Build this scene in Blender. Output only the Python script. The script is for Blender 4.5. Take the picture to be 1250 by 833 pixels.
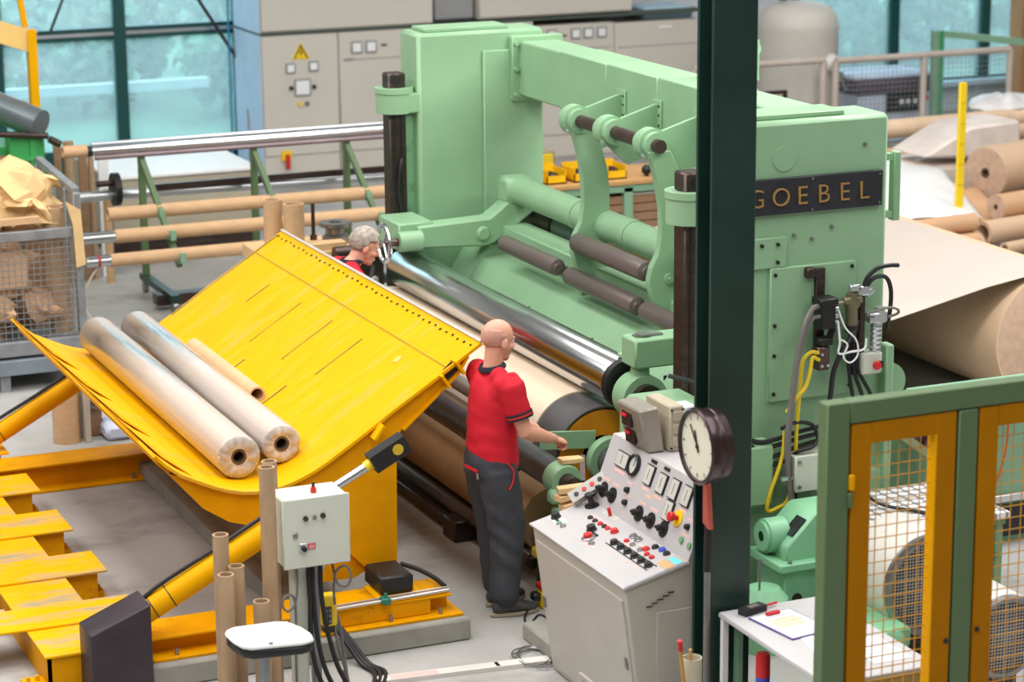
import bpy, bmesh, math, random
from math import sin, cos, pi, radians, sqrt, atan2
from mathutils import Vector, Matrix, noise
random.seed(7)
for _o in list(bpy.data.objects): bpy.data.objects.remove(_o)
scene = bpy.context.scene
COL = scene.collection

# ---------------------------------------------------------------- camera, sky, lamps, exposure
FPX, PITCH, YAW, ROLL = 3008.2, 0.23967, 0.404677, -0.0090866
fw = Vector((sin(YAW)*cos(PITCH), cos(YAW)*cos(PITCH), -sin(PITCH)))
r0 = Vector((cos(YAW), -sin(YAW), 0)); u0 = r0.cross(fw)
rr = r0*cos(ROLL) + u0*sin(ROLL); uu = -r0*sin(ROLL) + u0*cos(ROLL)
camd = bpy.data.cameras.new('camera'); cam = bpy.data.objects.new('camera', camd); COL.objects.link(cam)
cm = Matrix((rr, uu, -fw)).transposed().to_4x4(); cm.translation = (0, 0, 5.0)
cam.matrix_world = cm
camd.sensor_width = 36; camd.lens = FPX/1250*36; camd.clip_end = 300
camd.dof.use_dof = True; camd.dof.focus_distance = 14.6; camd.dof.aperture_fstop = 2.3
scene.camera = cam

world = bpy.data.worlds.new('sky'); scene.world = world; world.use_nodes = True
wn = world.node_tree.nodes; wl = world.node_tree.links
bg = wn['Background']; bg.inputs[0].default_value = (0.93, 0.97, 1.0, 1); bg.inputs[1].default_value = 4.0

def area_lamp(name, loc, rot, sx, sy, energy, color):
    ld = bpy.data.lights.new(name, 'AREA'); ld.shape = 'RECTANGLE'; ld.size = sx; ld.size_y = sy
    ld.energy = energy; ld.color = color
    o = bpy.data.objects.new(name, ld); COL.objects.link(o); o.location = loc; o.rotation_euler = rot
    o['label'] = 'overhead area light'; return o
# long rooflight strips under the hall ceiling
for sx_, sy_, lx, ly, en in ((-2.0, 12.5, 2.5, 17, 950), (2.8, 12.0, 3.0, 18, 1200), (9.5, 13.5, 3.0, 19, 980), (17.5, 13.5, 3.0, 19, 850)):
    area_lamp('skylight', (sx_, sy_, 8.9), (0, 0, 0), lx, ly, en, (1, .985, .96))
# unseen fill lamp over the unwind side, added to brighten roll and floor
area_lamp('fill_lamp', (9.7, 12.8, 4.7), (radians(38), 0, 0), 2.4, .5, 170, (1, .98, .95))
vs = scene.view_settings
vs.view_transform = 'Standard'; vs.look = 'None'; vs.gamma = 1.0; vs.use_curve_mapping = False
vs.exposure = -0.12
scene.cycles.max_bounces = 8; scene.cycles.transparent_max_bounces = 12

# ---------------------------------------------------------------- materials
MATS = {}
def lin(c): return tuple((x/255/12.92 if x/255 <= .04045 else ((x/255+.055)/1.055)**2.4) for x in c)
def mk(name, rgb, rough=.5, metal=0.0, var=.10, scale=5.0, spots=None, bump=0.0, bscale=60, stretch=(1,1,1), coat=0.0):
    """rgb is an sRGB 0-255 albedo; var = brightness mottling; spots = (rgb, amount 0-1, scale) worn or dirty patches"""
    if name in MATS: return MATS[name]
    m = bpy.data.materials.new(name); m.use_nodes = True
    n = m.node_tree.nodes; l = m.node_tree.links; b = n['Principled BSDF']
    tc = n.new('ShaderNodeTexCoord'); mp = n.new('ShaderNodeMapping'); mp.inputs['Scale'].default_value = stretch
    l.new(tc.outputs['Object'], mp.inputs[0])
    nz = n.new('ShaderNodeTexNoise'); nz.inputs['Scale'].default_value = scale; nz.inputs['Detail'].default_value = 5
    l.new(mp.outputs[0], nz.inputs['Vector'])
    c = lin(rgb)
    ramp = n.new('ShaderNodeValToRGB')
    ramp.color_ramp.elements[0].position = .3; ramp.color_ramp.elements[1].position = .7
    ramp.color_ramp.elements[0].color = tuple(max(0, x*(1-var)) for x in c)+(1,)
    ramp.color_ramp.elements[1].color = tuple(min(1, x*(1+var)) for x in c)+(1,)
    l.new(nz.outputs['Fac'], ramp.inputs[0])
    out = ramp.outputs[0]
    if spots:
        n2 = n.new('ShaderNodeTexNoise'); n2.inputs['Scale'].default_value = spots[2]; n2.inputs['Detail'].default_value = 8; n2.inputs['Roughness'].default_value = .7
        l.new(mp.outputs[0], n2.inputs['Vector'])
        r2 = n.new('ShaderNodeValToRGB'); a = spots[1]
        r2.color_ramp.elements[0].position = min(.98, .72-.4*a); r2.color_ramp.elements[1].position = min(1, .80-.4*a+.1)
        l.new(n2.outputs['Fac'], r2.inputs[0])
        mx = n.new('ShaderNodeMix'); mx.data_type = 'RGBA'
        l.new(r2.outputs[0], mx.inputs['Factor']); l.new(out, mx.inputs['A']); mx.inputs['B'].default_value = lin(spots[0])+(1,)
        out = mx.outputs['Result']
    l.new(out, b.inputs['Base Color'])
    b.inputs['Roughness'].default_value = rough; b.inputs['Metallic'].default_value = metal
    if coat: b.inputs['Coat Weight'].default_value = coat; b.inputs['Coat Roughness'].default_value = .12
    if bump:
        n3 = n.new('ShaderNodeTexNoise'); n3.inputs['Scale'].default_value = bscale; n3.inputs['Detail'].default_value = 3
        l.new(mp.outputs[0], n3.inputs['Vector'])
        bp = n.new('ShaderNodeBump'); bp.inputs['Strength'].default_value = bump; bp.inputs['Distance'].default_value = .01
        l.new(n3.outputs['Fac'], bp.inputs['Height']); l.new(bp.outputs[0], b.inputs['Normal'])
    MATS[name] = m; return m

GREEN = mk('machine green paint', (142, 181, 143), .42, var=.06, scale=3, spots=((96, 132, 100), .06, 6), bump=.03, bscale=30)
GREEND = mk('oily green paint', (112, 156, 118), .45, var=.15, scale=3, spots=((48, 66, 50), .35, 5))
GREENB = mk('bright green paint', (60, 160, 85), .45, var=.08)
GREENP = mk('pale green frame paint', (132, 172, 142), .4, var=.05)
OLIVE = mk('olive green gate paint', (88, 112, 74), .45, var=.06)
DKGREEN = mk('dark green steel paint', (22, 50, 44), .4, var=.25, scale=2, spots=((70, 66, 50), .12, 4))
TEAL = mk('teal window frame paint', (14, 74, 72), .4, var=.06)
YELLOW = mk('yellow paint', (236, 170, 0), .5, var=.05, scale=4)
YELLOWW = mk('scuffed yellow paint', (236, 170, 0), .5, var=.05, scale=3, spots=((206, 164, 70), .50, 1.5), stretch=(1.2, 4.5, 1.2))
YELLOWD = mk('dirty yellow paint', (226, 156, 2), .5, var=.10, scale=5, spots=((96, 70, 24), .26, 3.5))
YELLOWS = mk('scratched yellow paint', (238, 176, 2), .5, var=.06, scale=6, spots=((160, 154, 134), .56, 1.8), stretch=(.8, 3, 2))
AMBER = mk('amber gate paint', (176, 114, 0), .45, var=.06)
STEEL = mk('dull steel', (150, 150, 150), .38, .9, var=.15, scale=8)
STEELD = mk('dark oiled steel', (78, 66, 62), .36, .75, var=.25, scale=5, stretch=(1, 1, 6))
STEELB = mk('brown oiled steel shaft', (98, 78, 76), .34, .8, var=.2, scale=6)
CHROME = mk('polished chrome', (214, 216, 220), .20, 1.0, var=.03, scale=2)
ALU = mk('bright aluminium', (205, 208, 212), .3, .85, var=.06)
GALV = mk('galvanised steel', (150, 154, 158), .5, .5, var=.18, scale=9)
ROLLER = mk('brown grey roller', (112, 100, 98), .4, .35, var=.2, scale=3, stretch=(1, .4, 1))
BLACK = mk('black plastic', (26, 26, 28), .45, var=.12)
RUBBER = mk('black rubber hose', (30, 30, 33), .5, var=.15)
GREYHOSE = mk('grey hose', (118, 112, 110), .5, var=.1)
DARKBOX = mk('dark rusted steel plate', (66, 56, 62), .45, .35, var=.25, scale=4, spots=((110, 104, 104), .18, 7))
CARD = mk('cardboard', (206, 168, 128), .8, var=.08, scale=9, stretch=(1, 1, 3))
CARDD = mk('brown cardboard core', (176, 146, 114), .8, var=.12, scale=10, stretch=(2, 2, .6))
CARDIN = mk('dark core bore', (96, 76, 58), .9, var=.1)
PAPER = mk('kraft paper web', (182, 170, 161), .75, var=.03, scale=2)
PAPERW = mk('wound kraft paper', (208, 176, 146), .7, var=.04, scale=3)
PAPEREND = mk('paper roll end', (190, 160, 138), .85, var=.12, scale=14)
SCRAP = mk('scrap kraft paper', (224, 190, 138), .85, var=.10, scale=6)
WHITEPAP = mk('white paper', (236, 236, 238), .7, var=.03)
CREAM = mk('cream cabinet paint', (206, 200, 190), .45, var=.03, scale=1.5)
CREAMD = mk('grey cabinet paint', (150, 150, 152), .5, var=.05)
CONSOLE = mk('console white paint', (186, 183, 184), .42, var=.04, scale=3, spots=((176, 168, 158), .10, 7))
CONSOLES = mk('console side paint', (186, 181, 171), .45, var=.05, scale=3, spots=((160, 150, 138), .10, 5))
BOXGREY = mk('light grey box enamel', (206, 210, 196), .4, var=.03, scale=2)
WHITE = mk('white plastic', (238, 238, 238), .4, var=.02)
DIAL = mk('meter dial white', (198, 196, 188), .4, var=.05, scale=12)
RED = mk('red plastic', (206, 34, 40), .4, var=.05)
REDTAG = mk('pale red tag', (226, 186, 180), .6, var=.05)
YPLASTIC = mk('yellow plastic', (244, 206, 24), .4, var=.05)
BLUE = mk('blue plastic', (60, 84, 190), .4, var=.05)
CYAN = mk('cyan note', (110, 206, 226), .6, var=.02)
TAN = mk('tan masking tape', (196, 160, 112), .7, var=.08)
ORANGEWOOD = mk('tan wooden post', (176, 128, 84), .65, var=.12, scale=6, stretch=(3, 3, .5))
WOOD = mk('bare pine', (222, 184, 136), .7, var=.10, scale=7, stretch=(1, 4, 4))
WOODB = mk('brown wooden boards', (150, 116, 88), .75, var=.15, scale=6, stretch=(1, 4, 4))
BRASS = mk('brass lettering', (190, 150, 92), .38, .6, var=.10)
SIGN = mk('black sign plate', (40, 40, 46), .45, var=.2, scale=6)
CONCRETE = mk('plinth concrete', (150, 148, 140), .85, var=.16, scale=5, spots=((92, 88, 80), .28, 3), bump=.2, bscale=25)
TANK = mk('tank paint', (206, 202, 194), .45, var=.03)
CLOCKRIM = mk('brown clock rim', (72, 58, 60), .25, .6, var=.15)
ORANGE = mk('orange end plate', (218, 140, 16), .5, var=.15, scale=8, spots=((110, 72, 22), .25, 10))
DARKDRUM = mk('grey drum surface', (96, 96, 98), .38, .4, var=.15, scale=6)
SKIN = mk('skin', (220, 158, 134), .5, var=.06, scale=14)
SHIRT = mk('red polo shirt', (204, 14, 40), .8, var=.08, scale=9, bump=.15, bscale=14)
NAVY = mk('dark navy trim', (34, 34, 48), .8, var=.1)
TROUSER = mk('charcoal work trousers', (58, 59, 66), .85, var=.18, scale=8, bump=.3, bscale=12)
SHOE = mk('dark shoe leather', (62, 58, 58), .55, var=.15)
SOLE = mk('pale shoe sole', (150, 136, 116), .7)
HAIR = mk('grey hair', (168, 156, 146), .7, var=.35, scale=40, bump=.5, bscale=90)
STUBBLE = mk('short grey stubble hair', (200, 148, 130), .6, var=.10, scale=50)
LEAF = mk('hedge foliage', (120, 158, 124), .7, var=.6, scale=1.6, spots=((205, 220, 200), .35, 2.5), bump=.6, bscale=8)
BARK = mk('bark', (96, 80, 66), .9, var=.2)
LED = mk('red display', (230, 40, 60), .3, var=.02)

def floor_mat():
    m = bpy.data.materials.new('concrete floor'); m.use_nodes = True
    n = m.node_tree.nodes; l = m.node_tree.links; b = n['Principled BSDF']
    tc = n.new('ShaderNodeTexCoord')
    def nz(s, d=6, rgh=.6, st=(1, 1, 1)):
        mp = n.new('ShaderNodeMapping'); mp.inputs['Scale'].default_value = st; l.new(tc.outputs['Object'], mp.inputs[0])
        t = n.new('ShaderNodeTexNoise'); t.inputs['Scale'].default_value = s; t.inputs['Detail'].default_value = d; t.inputs['Roughness'].default_value = rgh
        l.new(mp.outputs[0], t.inputs[0]); return t.outputs['Fac']
    def rp(f, p0, p1, c0, c1):
        r = n.new('ShaderNodeValToRGB'); e = r.color_ramp.elements; e[0].position = p0; e[1].position = p1; e[0].color = lin(c0)+(1,); e[1].color = lin(c1)+(1,)
        l.new(f, r.inputs[0]); return r.outputs[0]
    def mix(f, a, bb):
        x = n.new('ShaderNodeMix'); x.data_type = 'RGBA'; l.new(f, x.inputs['Factor']); l.new(a, x.inputs['A']); l.new(bb, x.inputs['B']); return x.outputs['Result']
    base = rp(nz(.9, 8), .3, .72, (152, 150, 147), (186, 184, 182))
    stain = rp(nz(.55, 6, .65, (1, 1.6, 1)), .52, .70, (0, 0, 0), (255, 255, 255))
    dark = rp(nz(3), .3, .7, (96, 93, 88), (126, 123, 117))
    o = mix(stain, base, dark)
    streak = rp(nz(2.2, 4, .6, (.35, 3, 1)), .58, .75, (0, 0, 0), (150, 150, 150))
    pale = rp(nz(3), .3, .7, (178, 178, 176), (190, 190, 188))
    o = mix(streak, o, pale)
    l.new(o, b.inputs['Base Color']); b.inputs['Roughness'].default_value = .6
    bp = n.new('ShaderNodeBump'); bp.inputs['Strength'].default_value = .12; bp.inputs['Distance'].default_value = .01
    l.new(nz(30, 3), bp.inputs['Height']); l.new(bp.outputs[0], b.inputs['Normal'])
    return m
FLOOR = floor_mat()

def glass_mat(name, tint, haze, hazecol):
    m = bpy.data.materials.new(name); m.use_nodes = True
    n = m.node_tree.nodes; l = m.node_tree.links; n.remove(n['Principled BSDF']); out = n['Material Output']
    tr = n.new('ShaderNodeBsdfTransparent'); tr.inputs[0].default_value = tint
    tl = n.new('ShaderNodeBsdfTranslucent'); tl.inputs[0].default_value = hazecol
    gl = n.new('ShaderNodeBsdfGlossy'); gl.inputs['Roughness'].default_value = .05
    m1 = n.new('ShaderNodeMixShader'); m1.inputs[0].default_value = haze; l.new(tr.outputs[0], m1.inputs[1]); l.new(tl.outputs[0], m1.inputs[2])
    m2 = n.new('ShaderNodeMixShader'); m2.inputs[0].default_value = .05; l.new(m1.outputs[0], m2.inputs[1]); l.new(gl.outputs[0], m2.inputs[2])
    l.new(m2.outputs[0], out.inputs[0]); return m
GLASS = glass_mat('blue tinted hazed glass', (.74, .93, 1.0, 1), .21, (.76, .89, .98, 1))  # translucent haze mixed in so the panes look brighter

def wrap_mat():
    m = bpy.data.materials.new('clear stretch wrap'); m.use_nodes = True
    n = m.node_tree.nodes; l = m.node_tree.links; n.remove(n['Principled BSDF']); out = n['Material Output']
    tr = n.new('ShaderNodeBsdfTransparent')
    gl = n.new('ShaderNodeBsdfGlossy'); gl.inputs['Roughness'].default_value = .26
    tc = n.new('ShaderNodeTexCoord'); mp = n.new('ShaderNodeMapping'); mp.inputs['Scale'].default_value = (1, .25, 1)
    nz = n.new('ShaderNodeTexNoise'); nz.inputs['Scale'].default_value = 22; l.new(tc.outputs['Object'], mp.inputs[0]); l.new(mp.outputs[0], nz.inputs[0])
    bp = n.new('ShaderNodeBump'); bp.inputs['Strength'].default_value = .35; bp.inputs['Distance'].default_value = .02; l.new(nz.outputs['Fac'], bp.inputs['Height'])
    l.new(bp.outputs[0], gl.inputs['Normal'])
    df = n.new('ShaderNodeBsdfDiffuse'); df.inputs[0].default_value = (.86, .86, .86, 1)
    ms = n.new('ShaderNodeMixShader'); ms.inputs[0].default_value = .30
    l.new(tr.outputs[0], ms.inputs[1]); l.new(df.outputs[0], ms.inputs[2])
    fr = n.new('ShaderNodeFresnel'); fr.inputs[0].default_value = 1.45
    m2 = n.new('ShaderNodeMixShader'); l.new(fr.outputs[0], m2.inputs[0]); l.new(ms.outputs[0], m2.inputs[1]); l.new(gl.outputs[0], m2.inputs[2])
    l.new(m2.outputs[0], out.inputs[0]); return m
WRAP = wrap_mat()

def perf_mat(name, base, hole, s):
    m = mk(name, base, .4, .5); n = m.node_tree.nodes; l = m.node_tree.links; b = n['Principled BSDF']
    tc = n.new('ShaderNodeTexCoord'); v = n.new('ShaderNodeTexVoronoi'); v.voronoi_dimensions = '2D' if name.startswith('bright') else '3D'; v.inputs['Scale'].default_value = s; v.inputs['Randomness'].default_value = .0
    l.new(tc.outputs['Object'], v.inputs['Vector'])
    r = n.new('ShaderNodeValToRGB'); e = r.color_ramp.elements; e[0].position = .38; e[1].position = .46; e[0].color = lin(hole)+(1,); e[1].color = lin(base)+(1,)
    l.new(v.outputs['Distance'], r.inputs[0]); l.new(r.outputs[0], b.inputs['Base Color']); return m
PERF = perf_mat('perforated grey sheet', (176, 172, 168), (60, 58, 58), 55)
TREAD = perf_mat('bright tread plate', (150, 146, 146), (244, 244, 246), 13)

for _m in (YELLOW, YELLOWW, YELLOWD, YELLOWS, AMBER): _m.node_tree.nodes['Principled BSDF'].inputs['Specular IOR Level'].default_value = .10
# ---------------------------------------------------------------- mesh building
class MB:
    def __init__(self): self.bm = bmesh.new(); self.mats = []
    def _mi(self, fs, mat):
        if mat is None: return
        if mat not in self.mats: self.mats.append(mat)
        i = self.mats.index(mat)
        for f in fs: f.material_index = i
    def box(self, x0, x1, y0, y1, z0, z1, bev=0, seg=1):
        if x1 < x0: x0, x1 = x1, x0
        if y1 < y0: y0, y1 = y1, y0
        if z1 < z0: z0, z1 = z1, z0
        b = self.bm
        v = [b.verts.new(p) for p in ((x0,y0,z0),(x1,y0,z0),(x1,y1,z0),(x0,y1,z0),(x0,y0,z1),(x1,y0,z1),(x1,y1,z1),(x0,y1,z1))]
        fs = [b.faces.new([v[i] for i in q]) for q in ((3,2,1,0),(4,5,6,7),(0,1,5,4),(1,2,6,5),(2,3,7,6),(3,0,4,7))]
        if bev:
            es = list({e for f in fs for e in f.edges})
            bmesh.ops.bevel(b, geom=es, offset=min(bev, .45*min(x1-x0, y1-y0, z1-z0)), segments=seg, affect='EDGES', profile=.5)
        return self
    def bar(self, p0, p1, w, h, up=(0, 0, 1)):
        """rectangular bar from p0 to p1, w across, h along up"""
        p0, p1 = Vector(p0), Vector(p1); d = (p1-p0).normalized(); upv = Vector(up)
        s = d.cross(upv)
        if s.length < 1e-4: s = d.cross(Vector((1, 0, 0)))
        s.normalize(); t = s.cross(d)
        b = self.bm; v = []
        for p in (p0, p1):
            for a, c in ((-1,-1),(1,-1),(1,1),(-1,1)): v.append(b.verts.new(p+s*(a*w/2)+t*(c*h/2)))
        for q in ((3,2,1,0),(4,5,6,7),(0,1,5,4),(1,2,6,5),(2,3,7,6),(3,0,4,7)): b.faces.new([v[i] for i in q])
        return self
    def lathe(self, c, axis, prof, n=24, closed=True):
        """prof: list of (t along axis, radius); radius 0 closes to a point"""
        c = Vector(c); a = Vector(axis).normalized()
        s = a.cross(Vector((0, 0, 1)));
        if s.length < 1e-3: s = Vector((1, 0, 0))
        s.normalize(); t = a.cross(s); b = self.bm; rings = []
        for tt, r in prof:
            if r <= 1e-6: rings.append([b.verts.new(c+a*tt)])
            else: rings.append([b.verts.new(c+a*tt+(s*cos(2*pi*i/n)+t*sin(2*pi*i/n))*r) for i in range(n)])
        for A, B in zip(rings, rings[1:]):
            for i in range(n):
                j = (i+1) % n
                if len(A) == 1 and len(B) == 1: break
                if len(A) == 1: b.faces.new((A[0], B[j], B[i]))
                elif len(B) == 1: b.faces.new((A[i], A[j], B[0]))
                else: b.faces.new((A[i], A[j], B[j], B[i]))
        return self
    def cyl(self, p0, p1, r, r2=None, n=24):
        p0, p1 = Vector(p0), Vector(p1); L = (p1-p0).length; r2 = r if r2 is None else r2
        return self.lathe(p0, p1-p0, [(0, 0), (0, r), (L, r2), (L, 0)], n)
    def tube(self, p0, p1, ro, ri, n=24):
        p0, p1 = Vector(p0), Vector(p1); L = (p1-p0).length
        return self.lathe(p0, p1-p0, [(0, ri), (0, ro), (L, ro), (L, ri), (0, ri)], n)
    def pipe(self, pts, r, n=8, sub=6):
        P = [Vector(p) for p in pts]
        if len(P) > 2 and sub > 1:
            Q = []
            for i in range(len(P)-1):
                a = P[i-1] if i else P[i]*2-P[1]; d = P[i+2] if i+2 < len(P) else P[-1]*2-P[-2]
                for k in range(sub):
                    t = k/sub; b_, c_ = P[i], P[i+1]
                    Q.append(.5*((2*b_)+(c_-a)*t+(2*a-5*b_+4*c_-d)*t*t+(3*b_-a-3*c_+d)*t**3))
            Q.append(P[-1]); P = Q
        b = self.bm; rings = []; s = None
        for i, p in enumerate(P):
            d = (P[min(i+1, len(P)-1)]-P[max(i-1, 0)]).normalized()
            if s is None:
                s = d.cross(Vector((0, 0, 1)));
                if s.length < 1e-3: s = d.cross(Vector((1, 0, 0)))
            else: s = s-d*s.dot(d)
            s.normalize(); t = d.cross(s)
            rings.append([b.verts.new(p+(s*cos(2*pi*k/n)+t*sin(2*pi*k/n))*r) for k in range(n)])
        for A, B in zip(rings, rings[1:]):
            for k in range(n): b.faces.new((A[k], A[(k+1) % n], B[(k+1) % n], B[k]))
        b.faces.new(rings[0][::-1]); b.faces.new(rings[-1]); return self
    def prism(self, pts, axis, a0, a1, bev=0):
        """closed outline pts extruded along axis: 'y' takes (x,z) points, 'x' (y,z), 'z' (x,y)"""
        b = self.bm
        f = {'y': lambda p, a: (p[0], a, p[1]), 'x': lambda p, a: (a, p[0], p[1]), 'z': lambda p, a: (p[0], p[1], a)}[axis]
        A = [b.verts.new(f(p, a0)) for p in pts]; B = [b.verts.new(f(p, a1)) for p in pts]; n = len(pts); fs = []
        fs.append(b.faces.new(A)); fs.append(b.faces.new(B[::-1]))
        for i in range(n): fs.append(b.faces.new((A[i], B[i], B[(i+1) % n], A[(i+1) % n])))
        bmesh.ops.recalc_face_normals(b, faces=fs)
        if bev:
            bmesh.ops.bevel(b, geom=list({e for q in fs for e in q.edges}), offset=bev, segments=1, affect='EDGES', profile=.5)
        return self
    def strip(self, prof, axis, a0, a1, th):
        """bent sheet: open polyline prof with thickness th (downwards normal), extruded along axis"""
        P = [Vector(p) for p in prof]; low = []
        for i, p in enumerate(P):
            d = (P[min(i+1, len(P)-1)]-P[max(i-1, 0)]).normalized(); low.append((p.x+d.y*th, p.y-d.x*th))
        b = self.bm; f = {'y': lambda p, a: (p[0], a, p[1]), 'x': lambda p, a: (a, p[0], p[1])}[axis]
        n = len(P); fs = []
        U0 = [b.verts.new(f(p, a0)) for p in P]; U1 = [b.verts.new(f(p, a1)) for p in P]
        L0 = [b.verts.new(f(p, a0)) for p in low]; L1 = [b.verts.new(f(p, a1)) for p in low]
        for i in range(n-1):
            for q in ((U0[i], U0[i+1], U1[i+1], U1[i]), (L0[i+1], L0[i], L1[i], L1[i+1]), (U0[i+1], U0[i], L0[i], L0[i+1]), (U1[i], U1[i+1], L1[i+1], L1[i])): fs.append(b.faces.new(q))
        fs.append(b.faces.new((U0[0], U1[0], L1[0], L0[0]))); fs.append(b.faces.new((U1[-1], U0[-1], L0[-1], L1[-1])))
        bmesh.ops.recalc_face_normals(b, faces=fs); return self
    def ball(self, c, r, rot=None, u=14, v=10):
        if not isinstance(r, (tuple, list)): r = (r, r, r)
        m = Matrix.Translation(Vector(c)) @ (rot.to_4x4() if rot else Matrix.Identity(4)) @ Matrix.Diagonal((r[0], r[1], r[2], 1))
        bmesh.ops.create_uvsphere(self.bm, u_segments=u, v_segments=v, radius=1, matrix=m); return self
    def limb(self, pts, rad, n=14, side=(0, 1, 0)):
        """lofted limb: rings at pts, rad = r or (r_side, r_other); rounded ends"""
        P = [Vector(p) for p in pts]; b = self.bm; rings = []
        R = [(x, x) if not isinstance(x, (tuple, list)) else x for x in rad]
        d0 = (P[0]-P[1]).normalized(); d1 = (P[-1]-P[-2]).normalized()
        PP = [P[0]+d0*min(R[0])*.6]+P+[P[-1]+d1*min(R[-1])*.6]
        RR = [(R[0][0]*.6, R[0][1]*.6)]+R+[(R[-1][0]*.6, R[-1][1]*.6)]
        for i, p in enumerate(PP):
            d = (PP[min(i+1, len(PP)-1)]-PP[max(i-1, 0)]).normalized()
            s = Vector(side)-d*Vector(side).dot(d)
            if s.length < .05: s = Vector((1, 0, 0))-d*d.x
            s.normalize(); t = d.cross(s)
            rings.append([b.verts.new(p+s*cos(2*pi*k/n)*RR[i][0]+t*sin(2*pi*k/n)*RR[i][1]) for k in range(n)])
        for A, B in zip(rings, rings[1:]):
            for k in range(n): b.faces.new((A[k], A[(k+1) % n], B[(k+1) % n], B[k]))
        b.faces.new(rings[0][::-1]); b.faces.new(rings[-1]); return self
    def xform(self, m):
        bmesh.ops.transform(self.bm, matrix=m, verts=self.bm.verts); return self
    def wob(self, amp, sc, seed=0):
        for v in self.bm.verts:
            q = v.co*sc+Vector((seed*3.1, seed*1.7, seed*.9)); v.co += Vector((noise.noise(q), noise.noise(q+Vector((9, 0, 0))), noise.noise(q+Vector((0, 9, 0)))))*amp
        return self
    def obj(self, name, mat, parent=None, sharp=38, fix=True):
        base = ROOTLOC.get(parent.name, Vector((0, 0, 0))) if parent else Vector((0, 0, 0))
        if fix: bmesh.ops.recalc_face_normals(self.bm, faces=self.bm.faces)
        self.bm.transform(Matrix.Translation(-base))
        me = bpy.data.meshes.new(name); self.bm.to_mesh(me); self.bm.free()
        me.materials.append(mat)
        me.polygons.foreach_set('use_smooth', [True]*len(me.polygons)); me.set_sharp_from_angle(angle=radians(sharp))
        o = bpy.data.objects.new(name, me); COL.objects.link(o)
        if parent: o.parent = parent; ROOTLOC[o.name] = base
        return o
ROOTLOC = {}
def thing(name, label, cat, loc=(0, 0, 0), group=None):
    o = bpy.data.objects.new(name, None); o.empty_display_size = .1; COL.objects.link(o); o.location = loc
    o['label'] = label; o['category'] = cat
    if group: o['group'] = group
    ROOTLOC[o.name] = Vector(loc); return o
def solo(mb, name, mat, label, cat, loc, group=None):
    """a thing that is one mesh: origin moved to loc"""
    mb.bm.transform(Matrix.Translation(-Vector(loc))); o = mb.obj(name, mat); o.location = loc
    o['label'] = label; o['category'] = cat
    if group: o['group'] = group
    ROOTLOC[o.name] = Vector(loc); return o
def struct(mb, name, mat, parent=None):
    o = mb.obj(name, mat, parent)
    if not parent: o['kind'] = 'structure'
    return o
def Bx(*a, **k): return MB().box(*a, **k)
def Cy(*a, **k): return MB().cyl(*a, **k)
def lookalike(o, loc, label=None):
    """copy of a thing with its parts and sub-parts"""
    c = o.copy(); COL.objects.link(c); c.location = loc
    if label: c['label'] = label
    for ch in o.children:
        d = ch.copy(); COL.objects.link(d); d.parent = c
        for g in ch.children:
            e = g.copy(); COL.objects.link(e); e.parent = d
    return c
def text_mesh(s, size, depth, name, mat, parent, m, bevel=0, offset=0):
    """one raised character or word as a mesh part; m places the text's local frame"""
    cu = bpy.data.curves.new(name, 'FONT'); cu.body = s; cu.size = size; cu.extrude = depth; cu.offset = offset; cu.align_x = 'CENTER'; cu.resolution_u = 4
    t = bpy.data.objects.new(name, cu); COL.objects.link(t)
    dg = bpy.context.evaluated_depsgraph_get(); me = bpy.data.meshes.new_from_object(t.evaluated_get(dg))
    bpy.data.objects.remove(t); bpy.data.curves.remove(cu)
    base = ROOTLOC.get(parent.name, Vector()); me.transform(Matrix.Translation(-base) @ m)
    me.materials.clear(); me.materials.append(mat); me.name = name
    o = bpy.data.objects.new(name, me); COL.objects.link(o); o.parent = parent; ROOTLOC[o.name] = base; return o
FRONT = Matrix(((1, 0, 0, 0), (0, 0, -1, 0), (0, 1, 0, 0), (0, 0, 0, 1)))     # text facing -Y
def fat(o, vox, smooth=3):
    """fuse overlapping solids of one mesh into one continuous skin"""
    md = o.modifiers.new('r', 'REMESH'); md.mode = 'VOXEL'; md.voxel_size = vox
    ms = o.modifiers.new('s', 'SMOOTH'); ms.factor = .5; ms.iterations = smooth
    dg = bpy.context.evaluated_depsgraph_get(); me = bpy.data.meshes.new_from_object(o.evaluated_get(dg))
    old = o.data; me.materials.clear(); me.materials.append(old.materials[0]); o.modifiers.clear(); o.data = me; me.name = o.name
    bpy.data.meshes.remove(old)
    me.polygons.foreach_set('use_smooth', [True]*len(me.polygons)); return o

# ================================================================ the setting
struct(MB().box(-4, 40, -1, 28.5, -.1, 0), 'floor', FLOOR)
struct(MB().box(-20, 60, 28.75, 90, -.3, -.05), 'trim_1', mk('outdoor grass', (104, 142, 110), .9, var=.25, scale=.8))
struct(MB().box(-4, 8.66, 28.5, 28.75, 0, .22).box(16.0, 40, 28.5, 28.75, 0, .34), 'wall_back', mk('low wall paint', (186, 200, 204), .7, var=.06))
struct(MB().box(8.7, 16.2, 28.4, 28.75, 0, 4.2), 'wall_far', mk('far wall paint', (206, 210, 216), .7, var=.03))
WALLP = mk('hall wall paint', (200, 200, 198), .8, var=.03)
struct(MB().box(-4, 40, -1.2, 28.75, 9.0, 9.2), 'ceiling', mk('ceiling panels', (206, 206, 204), .8, var=.03))
struct(MB().box(-4.2, -4, -1.2, 28.75, 0, 9.2), 'wall_left', mk('low bounce wall paint', (120, 120, 122), .8))  # out of view; wall colour darkened so it bounces less light
struct(MB().box(40, 40.2, -1.2, 28.75, 0, 9.2), 'wall_right', WALLP)
struct(MB().box(-4, 40, -1.4, -1.2, 0, 9.2), 'wall_front', mk('low bounce wall paint', (120, 120, 122), .8))  # same darkened colour, keeps light from behind the camera low
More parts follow.
